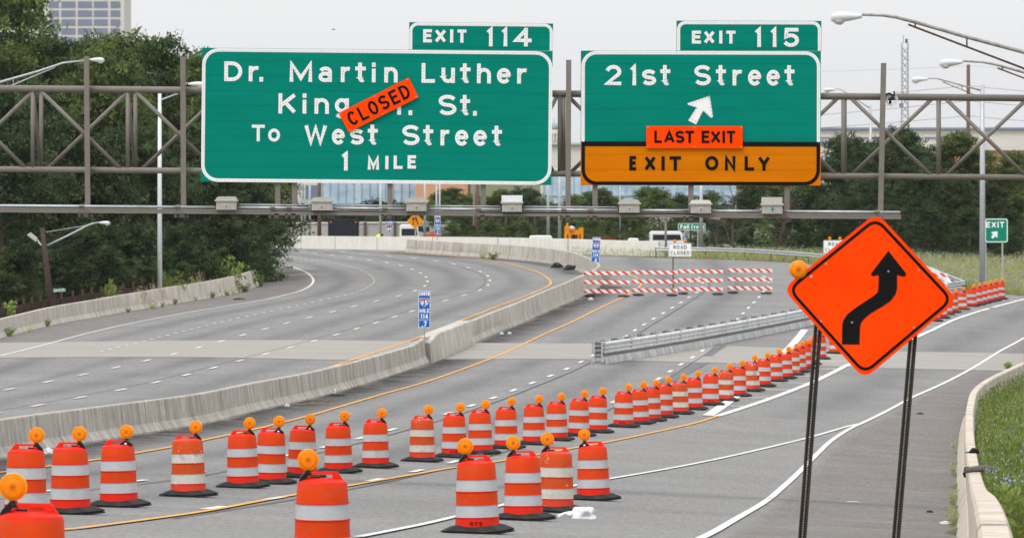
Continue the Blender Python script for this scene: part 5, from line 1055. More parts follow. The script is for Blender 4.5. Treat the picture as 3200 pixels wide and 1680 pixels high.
for k in range(10): a = 2 * PI * k / 10 + .2; mb = MB(); mb.tube([(1.08 * math.cos(a), 1.08 * math.sin(a), z), (1.08 * math.cos(a), 1.08 * math.sin(a), z + 2.6)], .13, 8); mb.build('column', M['wallpale'], r, True)
mb = MB(); mb.lathe([(1.1, z + 3.6)] + [(1.1 * math.cos(R(a)), z + 3.6 + 1.6 * math.sin(R(a))) for a in (20, 40, 60, 80)] + [(.1, z + 5.2), (.08, z + 6)], 20); mb.build('dome', M['copper'], r, True)
# retaining walls and overpass beyond
def wallseg(lab, pts, h, Y, m='greyconc', name='retaining_wall', post=None):
    r = thing(name, lab, 'wall', (0, Y, 0)); mb = MB(); q = [W(u, v, Y) for u, v in pts]
    for a, b in zip(q[:-1], q[1:]): mb.prism([(a[0], -7), (b[0], -7), (b[0], b[2]), (a[0], a[2])], 0, .5)
    mb.build('wall', M[m], r); mb = MB()
    for a, b in zip(q[:-1], q[1:]): mb.prism([(a[0], a[2] + .004), (b[0], b[2] + .004), (b[0], b[2] + .16), (a[0], a[2] + .16)], -.1, .6)
    mb.build('coping', M['wallpale'], r)
    if post:
        mb = MB()
        for u in post: p = W(u, 700, Y); mb.box(p[0], -.1, -2, .28, .3, p[2] + 2.2)
        mb.build('pilasters', M['steel_d'], r)
    return r
wallseg('grey retaining wall beyond the parapet behind the black panel and work truck', [(880, 700), (1030, 699), (1130, 698), (1300, 697), (1440, 693)], 3, 700, 'greyconc', 'retaining_wall', (1141, 1234))
r = wallseg('pale overpass parapet behind the Fall Creek sign', [(1925, 689), (2060, 684), (2280, 682)], 2, 760, 'wallpale', 'overpass')
for k in range(14): p = W(1945 + k * 25, 716, 760); mb = MB(); mb.box(p[0], -.4, p[2] - .3, .5, .5, .5); mb.build('girder', M['greyconc'], r)

# ------------------------------------------------------------------ vehicles, machine, worker beyond the parapet
def van(name, lab, u0, u1, v0, Y, cab=False):
    s_ = S(Y); w = (u1 - u0) / s_; x, _, zt = W((u0 + u1) / 2, v0, Y); zb = float(zg(x, Y)); h = min(max(1.9, zt - zb), 2.8); r = thing(name, lab, 'van' if not cab else 'truck', (x, Y, zt - h))
    mb = MB(); pr = [(-w / 2, .35), (w / 2, .35), (w / 2, h * .55), (w * .46, h * .62), (w * .40, h * .93), (w * .36, h), (-w * .44, h), (-w * .49, h * .93)]; mb.prism(pr, -.9, .9); o = mb.build('body', M['vwhite'], r); bv = o.modifiers.new('bevel', 'BEVEL'); bv.width = .08; bv.segments = 3
    mb = MB(); mb.prism([(-w * .40, h * .62), (w * .38, h * .62), (w * .35, h * .86), (-w * .40, h * .86)], -.915, -.895); mb.build('window', M['navy'], r)
    for x_ in (-w * .32, w * .32):
        for y_ in (-.86, .7): mb = MB(); mb.lathe([(.33, 0), (.33, .2)], 16, axis='y', cx=x_, cy=y_ + .1, cz=.33); mb.build('wheel', M['tyre'], r)
    return r
van('parked_van', 'white van roof showing above the parapet below a tall pale pole', 1653, 1733, 735.5, 560)
van('parked_car', 'low white vehicle top above the parapet near the red beam', 1962, 1999, 744, 560)
van('delivery_truck', 'white truck cab behind the short lamp post', 2028, 2142, 722, 640, True)
r = van('work_truck', 'white box truck behind the parapet beside the amber merge sign', 1249, 1312, 701, 640, True)
Y = 625; s_ = S(Y); x, _, z = W(1340, 752, Y); r = thing('loader', 'orange and black work equipment behind the parapet under the mile marker', 'work equipment', (x, Y, z)); mb = MB(); mb.box(.2, 0, .1, 1.5, 1.2, .55); mb.box(.6, 0, .65, .7, 1.0, .18); mb.build('frame', M['orange_eq'], r); mb = MB(); mb.box(-.75, -.1, .85, .45, .4, .5); mb.box(-.1, -.1, .85, .3, .4, .45); mb.build('cabinet', M['navy'], r); mb = MB(); mb.box(-.55, -.2, .55, 1.0, .3, .2); mb.build('rail', M['galv'], r); mb = MB(); mb.box(-.55, -.3, .0, .5, .3, .3); mb.build('tank', M['blue_s'], r)
for x_ in (-.5, .75):
    for y_ in (-.5, .6): mb = MB(); mb.lathe([(.55, 0), (.55, .3)], 16, axis='y', cx=x_, cy=y_, cz=-.55); mb.build('wheel', M['tyre'], r)
Y = 600; s_ = S(Y); x, _, z = W(1793, 752, Y); r = thing('road_machine', 'bright orange road machine raised above the parapet', 'machine', (x, Y, z)); mb = MB(); mb.box(0, 0, 0, 1.7, 1.5, .65); mb.box(-.6, 0, .65, .45, 1.4, .65); mb.box(-.58, 0, 1.3, .18, 1.2, .28); mb.box(.65, 0, .65, .4, 1.4, .5); mb.box(.05, .2, .65, .85, .9, .3); mb.build('body', M['cat'], r); mb = MB(); mb.lathe([(.05, 0), (.28, .05), (.3, .3), (.1, .42)], 14, cx=-.2, cy=-.2, cz=.9); mb.build('tank', M['wallpale'], r, True); mb = MB(); mb.box(.05, -.76, .2, .6, .03, .35)
for k in range(3): mb.box(-.55 + k * .55, -.76, .05, .12, .03, .55)
mb.build('grille', M['rust'], r); mb = MB(); mb.box(0, 0, -1.2, 1.5, 1.3, 1.2); mb.build('undercarriage', M['steel_d'], r)
Y = 545; s_ = S(Y); x, _, z = W(1895, 748, Y); r = thing('steel_beam', 'dark red steel beam lying along the parapet top', 'beam', (x, Y, z)); mb = MB(); mb.box(0, 0, -.06, 1.5, .12, .03); mb.box(0, 0, -.03, 1.5, .03, .1); mb.box(0, 0, .07, 1.5, .12, .03); mb.build('beam', M['redm'], r); mb = MB(); mb.box(-.6, .1, -1.75, .1, .1, 1.69); mb.build('trestle', M['steel_d'], r); mb = MB(); mb.box(.6, .1, -1.75, .1, .1, 1.69); mb.build('trestle', M['steel_d'], r)
Y = 640; s_ = S(Y); x0, _, z0 = W(1025, 737, Y); r = thing('message_board', 'black backed roadside message board panel with two orange reflectors', 'message board', (x0, Y, 0)); w, h = 97 / s_, 56 / s_
mb = MB(); mb.prism([(0, z0), (w, z0 - .06), (w, z0 + h - .06), (0, z0 + h)], -.1, .1); mb.build('panel', M['navy'], r)
for k in range(8): mb = MB(); mb.box(w * (k + .5) / 8, -.11, z0 + .05, .05, .03, h - .2); mb.build('rib', M['blk_pl'], r)
for q in (.09, .9): mb = MB(); mb.box(w * q, -.12, z0 + h * .72, .16, .03, .16); mb.build('reflector', M['orange_eq'], r)
mb = MB(); mb.box(w * .5, .3, float(zg(x0, Y)) - .2, .3, .3, z0 + .5 - float(zg(x0, Y))); mb.build('mast', M['steel_d'], r)
# stooping worker: only the back of the vest and the cap clear the parapet
Y = 552; x, _, zt = W(1182, 733, Y); r = thing('person', 'person in a bright yellow safety vest stooping behind the far parapet', 'person', (x, Y, zt - 1.22))
def skin_body(name, pts, edges, rad, m, parent):
    me = bpy.data.meshes.new(name); me.from_pydata(pts, edges, []); o = bpy.data.objects.new(name, me); COL.objects.link(o); o.parent = parent; me.materials.append(m)
    sk_ = o.modifiers.new('skin', 'SKIN'); sk_.use_smooth_shade = True; ss_ = o.modifiers.new('sub', 'SUBSURF'); ss_.levels = 1; ss_.render_levels = 1
    for i, q in enumerate(rad): me.skin_vertices[0].data[i].radius = (q, q)
    me.skin_vertices[0].data[0].use_root = True; return o
bp_ = [(-.08, 0, .86), (.02, -.02, 1.02), (.14, -.04, 1.10), (.24, -.06, 1.12), (.32, -.07, 1.16), (.36, -.08, 1.12), (-.08, -.1, .80), (-.02, -.12, .46), (-.05, -.1, .06), (.06, -.13, .03), (-.08, .1, .80), (-.02, .12, .46), (-.05, .1, .06), (.06, .13, .03), (.2, -.2, 1.02), (.3, -.24, .78), (.42, -.2, .62), (.2, .12, 1.02), (.3, .18, .78), (.42, .16, .62)]
skin_body('body', bp_, [(0, 1), (1, 2), (2, 3), (3, 4), (4, 5), (0, 6), (6, 7), (7, 8), (8, 9), (0, 10), (10, 11), (11, 12), (12, 13), (2, 14), (14, 15), (15, 16), (2, 17), (17, 18), (18, 19)], [.15, .15, .16, .07, .1, .08, .09, .07, .05, .04, .09, .07, .05, .04, .06, .045, .04, .06, .045, .04], M['bluecloth'], r)
mb = MB(); mb.lathe([(.02, -.22), (.15, -.2), (.205, -.05), (.205, .1), (.15, .2), (.02, .22)], 14); o = mb.build('safety_vest', M['hivis'], r, True); o.location = (.03, -.02, 1.04); o.rotation_euler = (0, R(58), 0)
mb = MB(); mb.lathe([(.11, 0), (.118, .04), (.09, .1), (.03, .13)], 12); o = mb.build('cap', M['cloth_b'], r, True); o.location = (.33, -.07, 1.17)
# bird
Y = 500; r = thing('bird', 'tiny dark bird in flight in the pale sky above the big sign', 'bird', W(1042, 93, Y)); mb = MB(); mb.tube([(-.12, 0, 0), (-.05, 0, .0), (.05, 0, .01), (.10, 0, .02), (.14, 0, .015)], [.01, .035, .04, .025, .006], 8); mb.build('body', M['steel_d'], r, True)
for sg in (-1, 1): mb = MB(); mb.add([(-.06, sg * .02, .01), (.06, sg * .02, .01), (.02, sg * .18, .05), (-.05, sg * .3, .03), (-.06, sg * .16, .04)], [(0, 1, 2, 3, 4)]); mb.build('wing', M['steel_d'], r)

# ------------------------------------------------------------------ rusty fence behind the left barrier
fl = [(x - 1.5, y + 3) for x, y in LBAR if y > 310]; fp, ft = resample(fl, 3.4); fr_ = thing('rusty_fence', 'rusty sheet and picket fence running behind the left barrier', 'fence', (0, 0, 0))
fz = lambda x, y: float(HC - depth(x, y)) - .55
mb = MB(); n = len(fp); mb.add([(x, y, fz(x, y) - 1.6) for x, y in fp] + [(x, y, fz(x, y) + 1.72) for x, y in fp], [(i, i + 1, n + i + 1, n + i) for i in range(n - 1)]); o = mb.build('sheet', M['rustfence'], fr_); sl = o.modifiers.new('thick', 'SOLIDIFY'); sl.thickness = .04
for x, y in fp: mb = MB(); mb.box(0, -.05, -1.6, .12, .1, 3.65); o = mb.build('fence_post', M['rustpost'], fr_, loc=(x, y - .06, fz(x, y)))

# ------------------------------------------------------------------ vegetation
def leafmesh(name, cents, norms, L, Wd, tints, m, droop=.3, rs=RS):
    n = len(cents); d = rs.normal(size=(n, 3)); d[:, 2] -= droop; d += norms * .9; d /= np.linalg.norm(d, axis=1)[:, None]
    sd = np.cross(d, rs.normal(size=(n, 3))); sd /= np.linalg.norm(sd, axis=1)[:, None]; l = (L * rs.uniform(.6, 1.3, n))[:, None]; w = (Wd * rs.uniform(.6, 1.3, n))[:, None]
    v = np.stack([cents - d * l * .5, cents + sd * w * .5, cents + d * l * .5, cents - sd * w * .5], 1).reshape(-1, 3)
    f = np.arange(4 * n).reshape(n, 4); me = bpy.data.meshes.new(name); me.vertices.add(4 * n); me.vertices.foreach_set('co', v.reshape(-1).astype(np.float32)); me.loops.add(4 * n); me.loops.foreach_set('vertex_index', f.reshape(-1).astype(np.int32)); me.polygons.add(n); me.polygons.foreach_set('loop_start', np.arange(0, 4 * n, 4, dtype=np.int32)); me.polygons.foreach_set('loop_total', np.full(n, 4, np.int32))
    a = me.attributes.new('tint', 'FLOAT', 'POINT'); a.data.foreach_set('value', np.repeat(tints, 4).astype(np.float32)); me.materials.append(m); me.update(); me.validate(); return me
def crown(name, seed, n_cl, n_leaf, rx, z0, z1, L, Wd, m, shape=1.0, clr=(.9, 1.7), droop=.3):
    """clumps spread through an ovoid between z0 and z1; leaves on each clump"""
    rs = np.random.RandomState(seed); C_, N_, T_ = [], [], []; per = n_leaf // n_cl
    for k in range(n_cl):
        t = rs.uniform(0, 1) ** .8; z = z0 + (z1 - z0) * t; rad = rx * (math.sin(PI * min(1, (t * .86 + .14))) ** .6) * shape ** t; a = rs.uniform(0, 2 * PI); q = math.sqrt(rs.uniform(.15, 1)) * rad; cl = rs.uniform(*clr) * (1 - .35 * t)
        cen = np.array([q * math.cos(a), q * math.sin(a), z]); ns = max(6, per // 26); d = rs.normal(size=(ns, 3)); d[:, 2] = d[:, 2] * .9 + .25; d /= np.linalg.norm(d, axis=1)[:, None]
        sp_ = cen + d * (cl * rs.uniform(.45, 1.12, ns) ** .7)[:, None] * np.array([1.15, 1.15, .75]); k_ = rs.randint(0, ns, per); off = rs.normal(size=(per, 3)) * np.array([.20, .20, .11]); out = d[k_] * rs.uniform(0, .35, per)[:, None]; out[:, 2] -= np.linalg.norm(out, axis=1) * .25 * droop
        p = sp_[k_] + off + out; C_.append(p); N_.append(d[k_]); tc_ = rs.uniform(.05, .75); ts_ = rs.normal(size=ns) * .22; T_.append(np.clip(tc_ + ts_[k_] + rs.normal(size=per) * .12, 0, 1))
    return leafmesh(name, np.concatenate(C_), np.concatenate(N_), L, Wd, np.concatenate(T_), m, droop, rs)
def trunkmesh(name, seed, h, r0, spread, m, n=6):
    rs = random.Random(seed); mb = MB(); p = Vector((0, 0, -.6)); main = []
    for i in range(6): main.append(p.copy()); p = p + Vector((rs.uniform(-.06, .06) * h / 5, rs.uniform(-.06, .06) * h / 5, h * .8 / 5))
    mb.tube(main, [r0 * (1 - .14 * i) for i in range(6)], 8)
    for k in range(n):
        b = main[rs.randint(1, 5)]; a = rs.uniform(0, 2 * PI); ln = spread * rs.uniform(.3, .62); up = rs.uniform(.3, 1.0); mb.tube([b, b + Vector((math.cos(a) * ln * .5, math.sin(a) * ln * .5, up * ln * .45)), b + Vector((math.cos(a) * ln, math.sin(a) * ln, up * ln * .8))], [r0 * .4, r0 * .25, r0 * .08], 6)
    me = mb.build(name, m, None, True); d = me.data; bpy.data.objects.remove(me); return d
# prototype meshes (unit = metres, tree about 12 m)
CR = {k: crown('crown', 11 + i, ncl, int(nl * 1.8), rx, z0, z1, L * .80, Wd * .72, M[m], sh, clr, dr) for i, (k, ncl, nl, rx, z0, z1, L, Wd, m, sh, clr, dr) in enumerate([
    ('a', 46, 15000, 3.6, 1.0, 12, .34, .13, 'leaf', .8, (1.0, 1.9), .35), ('b', 54, 16000, 3.9, .5, 11.5, .32, .12, 'leaf', .7, (.9, 1.7), .5), ('c', 40, 14000, 3.3, 1.5, 12, .36, .13, 'leaf', .9, (.9, 1.6), .25),
    ('d', 44, 14000, 4.2, .2, 10, .34, .14, 'leaf_d', .75, (1.1, 2.0), .4), ('e', 40, 13000, 3.8, .3, 10.5, .32, .14, 'leaf_d', .65, (1.0, 1.8), .5), ('f', 34, 9000, 2.6, .8, 12, .36, .12, 'leaf', .6, (.7, 1.2), .7)])}
def ztop(me):
    v = np.empty(len(me.vertices) * 3, np.float32); me.vertices.foreach_get('co', v); return float(np.percentile(v[2::3], 99.6))
ZT = {k: ztop(m) for k, m in CR.items()}
TR = {'a': trunkmesh('trunk', 1, 11, .26, 3.2, M['bark']), 'b': trunkmesh('trunk', 2, 11, .30, 3.4, M['bark']), 'c': trunkmesh('trunk', 3, 12, .2, 2.6, M['bark_p'])}
def tree(lab, u, Y, vtop, width, ck, tk='a', zb=None, group='trees on the left bank', name='tree', hh=None, dz=0):
    x = (u - 1600) / S(Y); zb = (float(zg(x, Y)) if zb is None else zb) + dz; zt = HC - (vtop - HOR) / S(Y); H = zt - zb; r = thing(name, lab, 'tree', (x, Y, zb), random.uniform(0, 6.28), group)
    k = H / ZT[ck]; wk = min(max(width / 7.5, .85 * k), 1.2 * k)
    for nm, me in (('trunk', TR[tk]), ('crown', CR[ck])):
        o = bpy.data.objects.new(nm, me); COL.objects.link(o); o.parent = r
    r.scale = (wk, wk, k); return r
LT = [('tallest dark tree at the upper left corner, rising past the frame', 40, 470, -50, 9.5, 'b', 'b'), ('leafy tree at the left edge below the office tower', 10, 440, 155, 8, 'a', 'a'), ('bushy tree in front of the office tower, left of centre', 165, 450, 132, 8, 'c', 'a'), ('round crowned tree below the office tower windows', 275, 455, 125, 7.5, 'a', 'b'), ('tree right of the leftmost gantry post below the lamp', 345, 440, 158, 7, 'b', 'a'), ('feathery topped tree near the sky gap', 400, 465, 112, 6, 'f', 'c'), ('feathery tree right of the white lamp pole', 500, 450, 125, 8, 'c', 'a'), ('tree behind the second gantry post', 580, 470, 185, 8, 'a', 'b'), ('tree touching the left edge of the big sign', 650, 455, 170, 7.5, 'b', 'a'), ('tree hidden behind the left end of the big sign', 740, 475, 260, 8, 'd', 'b'),
      ('tree behind the middle of the big sign', 778, 480, 390, 6, 'a', 'a'), ('dark tree overhanging the inside of the far curve', 796, 462, 480, 5.2, 'b', 'a'), ('lowest dark tree leaning over the barrier end', 748, 452, 570, 6, 'd', 'b'), ('dark tree left of the overhanging one', 690, 450, 480, 7.5, 'e', 'a'), ('dark mid tree below the first sign light', 610, 440, 430, 7.5, 'd', 'b'), ('dark mid tree behind the white lamp pole', 500, 430, 420, 8, 'e', 'a'), ('dark tree under the truss left of the lamp pole', 400, 425, 400, 8, 'd', 'a'), ('pale stemmed thin tree behind the wooden pole', 218, 415, 380, 6.5, 'e', 'c'), ('dark tree between the wooden pole and pale stems', 300, 415, 450, 7, 'd', 'b'), ('dark tree behind the wooden pole at left', 110, 412, 380, 8, 'e', 'b'), ('dark tree at the left edge under the truss', 10, 405, 420, 8, 'd', 'b'), ('tree filling the left edge behind the top chord', 60, 425, 260, 8, 'd', 'a'), ('dense tree behind the first truss cross', 230, 440, 250, 8, 'b', 'b'), ('dense tree behind the second truss cross', 450, 445, 260, 8.5, 'd', 'b'), ('dense tree right of the second gantry post under the chord', 600, 455, 300, 8, 'a', 'b'),
      ('low bushy tree above the rusty fence at left', 290, 400, 690, 6, 'e', 'a'), ('low bushy tree above the middle of the rusty fence', 440, 412, 700, 6.5, 'd', 'a'), ('low bushy tree behind the end of the rusty fence', 590, 424, 690, 6.5, 'e', 'a'), ('low leafy tree at the barrier end', 720, 444, 690, 6, 'b', 'a'), ('low dark tree left of the wooden pole', 50, 396, 760, 6, 'e', 'a'), ('low dark tree by the small street name sign', 190, 402, 780, 5.5, 'd', 'a')]
for a in LT: tree(*a)
RT = [('narrow topped dark tree nearest the exit sign edge', 2640, 520, 425, 6.5, 'd', 'a'), ('dark tree behind the rightmost gantry post', 2740, 530, 440, 6.5, 'e', 'b'), ('dark tree right of the rightmost gantry post', 2815, 535, 405, 5.5, 'd', 'a'), ('broad green tree in front of the pale building at right', 2985, 540, 418, 8, 'a', 'b'), ('green tree beside the utility pole', 3070, 545, 470, 6.5, 'b', 'a'), ('green tree at the far right edge', 3180, 540, 480, 7, 'a', 'b'), ('dark tree under the bottom chord right of the diamond', 2890, 520, 500, 7, 'e', 'b'), ('dark tree left of the EXIT sign', 2980, 510, 560, 7, 'd', 'a'), ('tree behind the EXIT sign', 3100, 512, 580, 7, 'e', 'a'), ('low tree at the right edge below the EXIT sign', 3190, 505, 610, 6.5, 'a', 'a'), ('dark tree directly behind the diamond sign', 2720, 510, 560, 7, 'd', 'b'), ('dark tree over the right ROAD CLOSED sign', 2600, 515, 500, 7, 'e', 'b'),
      ('olive tree left of the right ROAD CLOSED sign', 2520, 520, 560, 6.5, 'a', 'b'), ('thin leaved olive tree under the EXIT ONLY panel', 2430, 530, 560, 6.5, 'f', 'a'), ('low bush like tree behind the long guardrail', 2470, 510, 660, 6, 'd', 'a'), ('low tree behind the guardrail left of the bare tree', 2290, 540, 660, 5, 'e', 'a')]
RT += [('dark backing tree behind the bare tree', 2350, 580, 570, 9, 'd', 'b'), ('dark backing tree above the leaning trunk', 2450, 575, 530, 9, 'e', 'b'), ('tall dark tree between the exit sign and gantry post', 2690, 565, 450, 9, 'd', 'b'), ('dark tree in the second truss cross at right', 2840, 575, 440, 8, 'e', 'a'), ('dark tree under the green one at right', 2930, 560, 490, 8.5, 'd', 'b'), ('dark tree in front of the low tan building', 3060, 560, 530, 8.5, 'e', 'b'), ('dark tree at the right edge behind the EXIT sign', 3170, 555, 540, 9, 'd', 'a'), ('low dark shrub tree right of the diamond', 2900, 500, 640, 7, 'e', 'a'), ('low dark shrub tree left of the EXIT sign post', 3030, 500, 650, 7, 'd', 'b'), ('low dark shrub tree right of the EXIT sign', 3160, 498, 660, 7, 'e', 'b'), ('low dark shrub tree behind the top of the diamond', 2780, 505, 640, 7, 'd', 'a'), ('low dark shrub tree left of the diamond top', 2640, 510, 640, 7, 'e', 'b'), ('low olive shrub tree behind the guardrail middle', 2540, 512, 660, 6.5, 'a', 'b')]
for a in RT: tree(*a, group='trees on the right verge')
CT = [('round tree under the middle of the exit sign', 2060, 680, 590, 7, 'b', 'a'), ('green tree above the red beam', 1880, 640, 590, 6.5, 'a', 'a'), ('small green tree left of the overpass', 1960, 650, 640, 4.5, 'b', 'a'), ('bushy tree right of the orange machine', 1840, 620, 650, 5, 'b', 'a'), ('green tree right of the brown pole under the big sign', 1560, 660, 595, 7, 'a', 'a'), ('green tree left of the brown pole under the big sign', 1420, 680, 590, 7, 'c', 'a'), ('low green bush tree left of the dark short pole', 1540, 620, 680, 6, 'b', 'a'), ('low pale bush tree above the white van', 1640, 630, 690, 5, 'a', 'a'), ('tree behind the fourth sign light', 1640, 690, 590, 7, 'd', 'a'), ('far dark tree behind the black panel', 1060, 730, 655, 8, 'e', 'a'), ('far dark tree above the amber merge sign', 1270, 735, 640, 9, 'd', 'a'), ('far tree behind the blue route sign', 1180, 735, 625, 6, 'e', 'a'), ('far tree above the far mile marker', 1370, 725, 620, 7, 'd', 'a'), ('far tree between the two tall pale poles', 1735, 700, 640, 6, 'b', 'a'), ('low tree below the Fall Creek sign', 2240, 640, 690, 6, 'e', 'a'), ('tree behind the Fall Creek sign', 2160, 720, 640, 7, 'd', 'a'), ('low bush by the truck cab', 2000, 610, 715, 4, 'b', 'a'), ('low bush right of the brown pole', 1475, 610, 705, 4, 'c', 'a'), ('far dark tree beside the overhanging branches', 985, 740, 640, 7, 'e', 'a')]
CT += [('far tree line crown behind the pale pole pair by the trees', 930, 820, 640, 9, 'e', 'a'), ('far tree left of the thick brown pole', 975, 860, 630, 9, 'd', 'a'), ('far dark tree just right of the black panel', 1125, 800, 640, 9, 'd', 'b'), ('far dark tree right of the blue route sign', 1225, 790, 632, 9, 'e', 'b'), ('far tree behind the amber merge sign post', 1320, 800, 618, 9, 'd', 'a'), ('round tree in front of the brick building', 1390, 720, 598, 8.5, 'a', 'b'), ('green tree behind the brown pole under the big sign', 1480, 730, 610, 9, 'b', 'a'), ('green tree behind the fourth sign light at left', 1590, 760, 605, 9, 'd', 'a'), ('tree in the gap between the two signs', 1700, 780, 625, 9, 'b', 'b'), ('green tree right of the gap between the signs', 1790, 740, 612, 9, 'a', 'a'), ('broad green tree behind the orange machine', 1850, 700, 600, 9, 'c', 'b'), ('green tree behind the thin pole near the mile marker', 1925, 760, 620, 9, 'b', 'a'), ('wide round tree above the overpass', 2030, 800, 588, 10, 'a', 'b'), ('tree above the Fall Creek sign', 2130, 800, 610, 9, 'd', 'a'), ('tree right above the end of the overpass', 2220, 780, 600, 10, 'b', 'b'), ('low scrub tree in front of the retaining wall at right', 1410, 655, 700, 5, 'a', 'a'), ('low scrub tree left of the orange machine', 1600, 640, 700, 6, 'a', 'b'), ('low scrub tree right of the orange machine', 1880, 650, 695, 7, 'b', 'a'), ('scrubby tree under the overpass', 2090, 690, 715, 6, 'd', 'a'), ('scrubby olive tree behind the bare tree', 2330, 600, 610, 8, 'f', 'b'), ('scrubby tree at the guardrail start', 2250, 600, 700, 7, 'e', 'a')]
for a in CT: tree(*a, group='trees beyond the parapet')
# bare branchy tree and dark leaning trunk at right
def branchy(lab, u, v0, vtop, Y, seed, m, r0, lean=0.0, n=26):
    x, _, zt = W(u, vtop, Y); zb = float(zg(x, Y)); r = thing('bare_tree', lab, 'tree', (x, Y, zb)); H = zt - zb; rs = random.Random(seed); mb = MB()
    q = [Vector((lean * t * t * H, 0, H * t)) for t in (0, .25, .5, .75, .95)]; mb.tube(q, [r0, r0 * .8, r0 * .6, r0 * .4, r0 * .15], 8); tr_ = mb.build('trunk', M[m], r, True); mb = MB()
    for k in range(n):
        t = rs.uniform(.2, .95); b = Vector((lean * t * t * H, 0, H * t)); a = rs.uniform(0, 6.28); L_ = H * rs.uniform(.2, .5) * (1.1 - t * .6); c1 = b + Vector((math.cos(a) * L_ * .5, math.sin(a) * L_ * .5, L_ * .35)); c2 = b + Vector((math.cos(a) * L_, math.sin(a) * L_, L_ * rs.uniform(.3, .9))); mb.tube([b, c1, c2], [r0 * .3, r0 * .2, r0 * .06], 5)
        for j in range(3): t2 = rs.uniform(.3, 1); e0 = b.lerp(c2, t2); e1 = e0 + Vector((rs.uniform(-1, 1), rs.uniform(-1, 1), rs.uniform(-.3, 1))) * L_ * .35; mb.tube([e0, e1], [r0 * .1, r0 * .03], 4)
    mb.build('branches', M[m], r, True)
branchy('bare grey branching tree behind the long guardrail', 2290, 780, 600, 525, 4, 'bark', .13); branchy('thin bare tree beside the Fall Creek sign', 2240, 780, 640, 530, 8, 'bark', .09); branchy('dark leaning trunk behind the right guardrail', 2440, 790, 600, 506, 6, 'wood_d', .24, .28, 10)

# weeds along the left barrier and the median
def weedmesh(seed, n, h, w, L, Wd, m):
    rs = np.random.RandomState(seed); t = rs.uniform(0, 1, n) ** .8; a = rs.uniform(0, 2 * PI, n); st = rs.randint(0, 7, n); sa = st * .9 + seed; q = w * (.25 + .75 * t) * .6
    p = np.stack([q * np.cos(sa) + rs.normal(size=n) * w * .16, q * np.sin(sa) + rs.normal(size=n) * w * .16, t * h * (.6 + .4 * ((st * 37) % 10) / 10)], 1); nm = rs.normal(size=(n, 3)) * .5 + np.array([0, 0, .4]); return leafmesh('foliage', p, nm, L, Wd, np.clip(rs.uniform(.1, 1, n), 0, 1), M[m], -.2, rs)
LBU = [0, 93, 233, 388, 543, 699, 809]; LBV = [1056, 1033, 1002, 975, 949, 924, 891]
WM = [weedmesh(1, 420, 1.0, .55, .16, .07, 'leaf_l'), weedmesh(2, 520, 1.0, .8, .15, .06, 'leaf_l'), weedmesh(3, 300, 1.0, .5, .25, .03, 'grass'), weedmesh(4, 420, 1.0, .9, .3, .025, 'straw')]
def weed(lab, u, v, h, w, k, Y=None, on=None, group='weeds along the left barrier', dz=0):
    if Y is None: x, Y = unp(u, v); z = float(zr(x, Y))
    else: xb, yb = unp(u, float(np.interp(u, LBU, LBV))); Y = yb + (15 if u < 120 else 4); x, _, zt = W(u, v, Y); z = float(zr(xb, yb)) - .2; h += max(0, zt - z)
    o = bpy.data.objects.new('weed_clump', WM[k]); COL.objects.link(o); o.location = (x, Y, z + dz); o.scale = (w, w, h); o.rotation_euler = (0, 0, random.uniform(0, 6)); tag(o, lab, 'weeds', group)
weed('bright leafy weed clump at the left edge behind the barrier', 25, 1010, 1.3, 1.1, 0, 332); weed('tall leafy weed behind the barrier left of the dry grass', 345, 945, 1.5, .9, 0, 377); weed('leafy weed clump right of the white lamp pole', 535, 912, 1.5, 1.3, 1, 396); weed('spiky weed clump behind the barrier left of the big bush', 610, 902, 1.2, 1.0, 2, 404); weed('big leafy bush behind the right end of the left barrier', 715, 895, 2.2, 1.7, 1, 418); weed('leafy bush at the very end of the left barrier', 770, 880, 1.3, 1.4, 1, 428)
weed('dry straw coloured grass behind the barrier left of the lamp pole', 410, 938, .75, 1.3, 3, 383); weed('dry grass tuft beside the white lamp pole', 470, 926, .8, 1.2, 3, 390); weed('pale dry grass tuft left of the big bush', 655, 897, .7, 1.0, 3, 410); weed('small weed low behind the barrier near the wooden pole', 312, 955, .6, .7, 0, 370)
for i, (u, v, h, w) in enumerate([(30, 1052, .5, .7), (95, 1040, .35, .5), (150, 1022, .45, .4), (400, 978, .3, .4), (478, 966, .5, .8), (508, 962, .35, .3), (548, 953, .4, .4), (612, 942, .35, .4), (665, 933, .45, .4), (708, 926, .35, .4), (730, 922, .5, .6), (765, 914, .6, .9), (815, 898, .9, .5)]):
    weed(['tiny weed', 'small grass tuft', 'low weed'][i % 3] + ' at the foot of the left barrier, ' + ORD[i] + ' from its left end', u, v - 2, h, w, 2 if i % 3 == 1 else 0)
weed('grass tuft at the foot of the far median, left one', 1508, 808, .55, .8, 2, None, None, 'weeds at the far median'); weed('leafy tuft at the foot of the far median, right one', 1542, 811, .6, 1.0, 0, None, None, 'weeds at the far median')
weed('small green weed on the concrete band at the right edge', 3150, 1152, .35, .5, 0, None, None, 'weeds on the right shoulder')
for i, (u, v, h, w) in enumerate([(2980, 1400, .28, .25), (2979, 1480, .36, .3), (2978, 1580, .4, .3), (2977, 1645, .42, .34)]): weed('grass tuft growing at the foot of the right barrier, ' + ['farthest', 'second farthest', 'second nearest', 'nearest'][i], u, v, h, w, 2, None, None, 'weeds on the right shoulder')

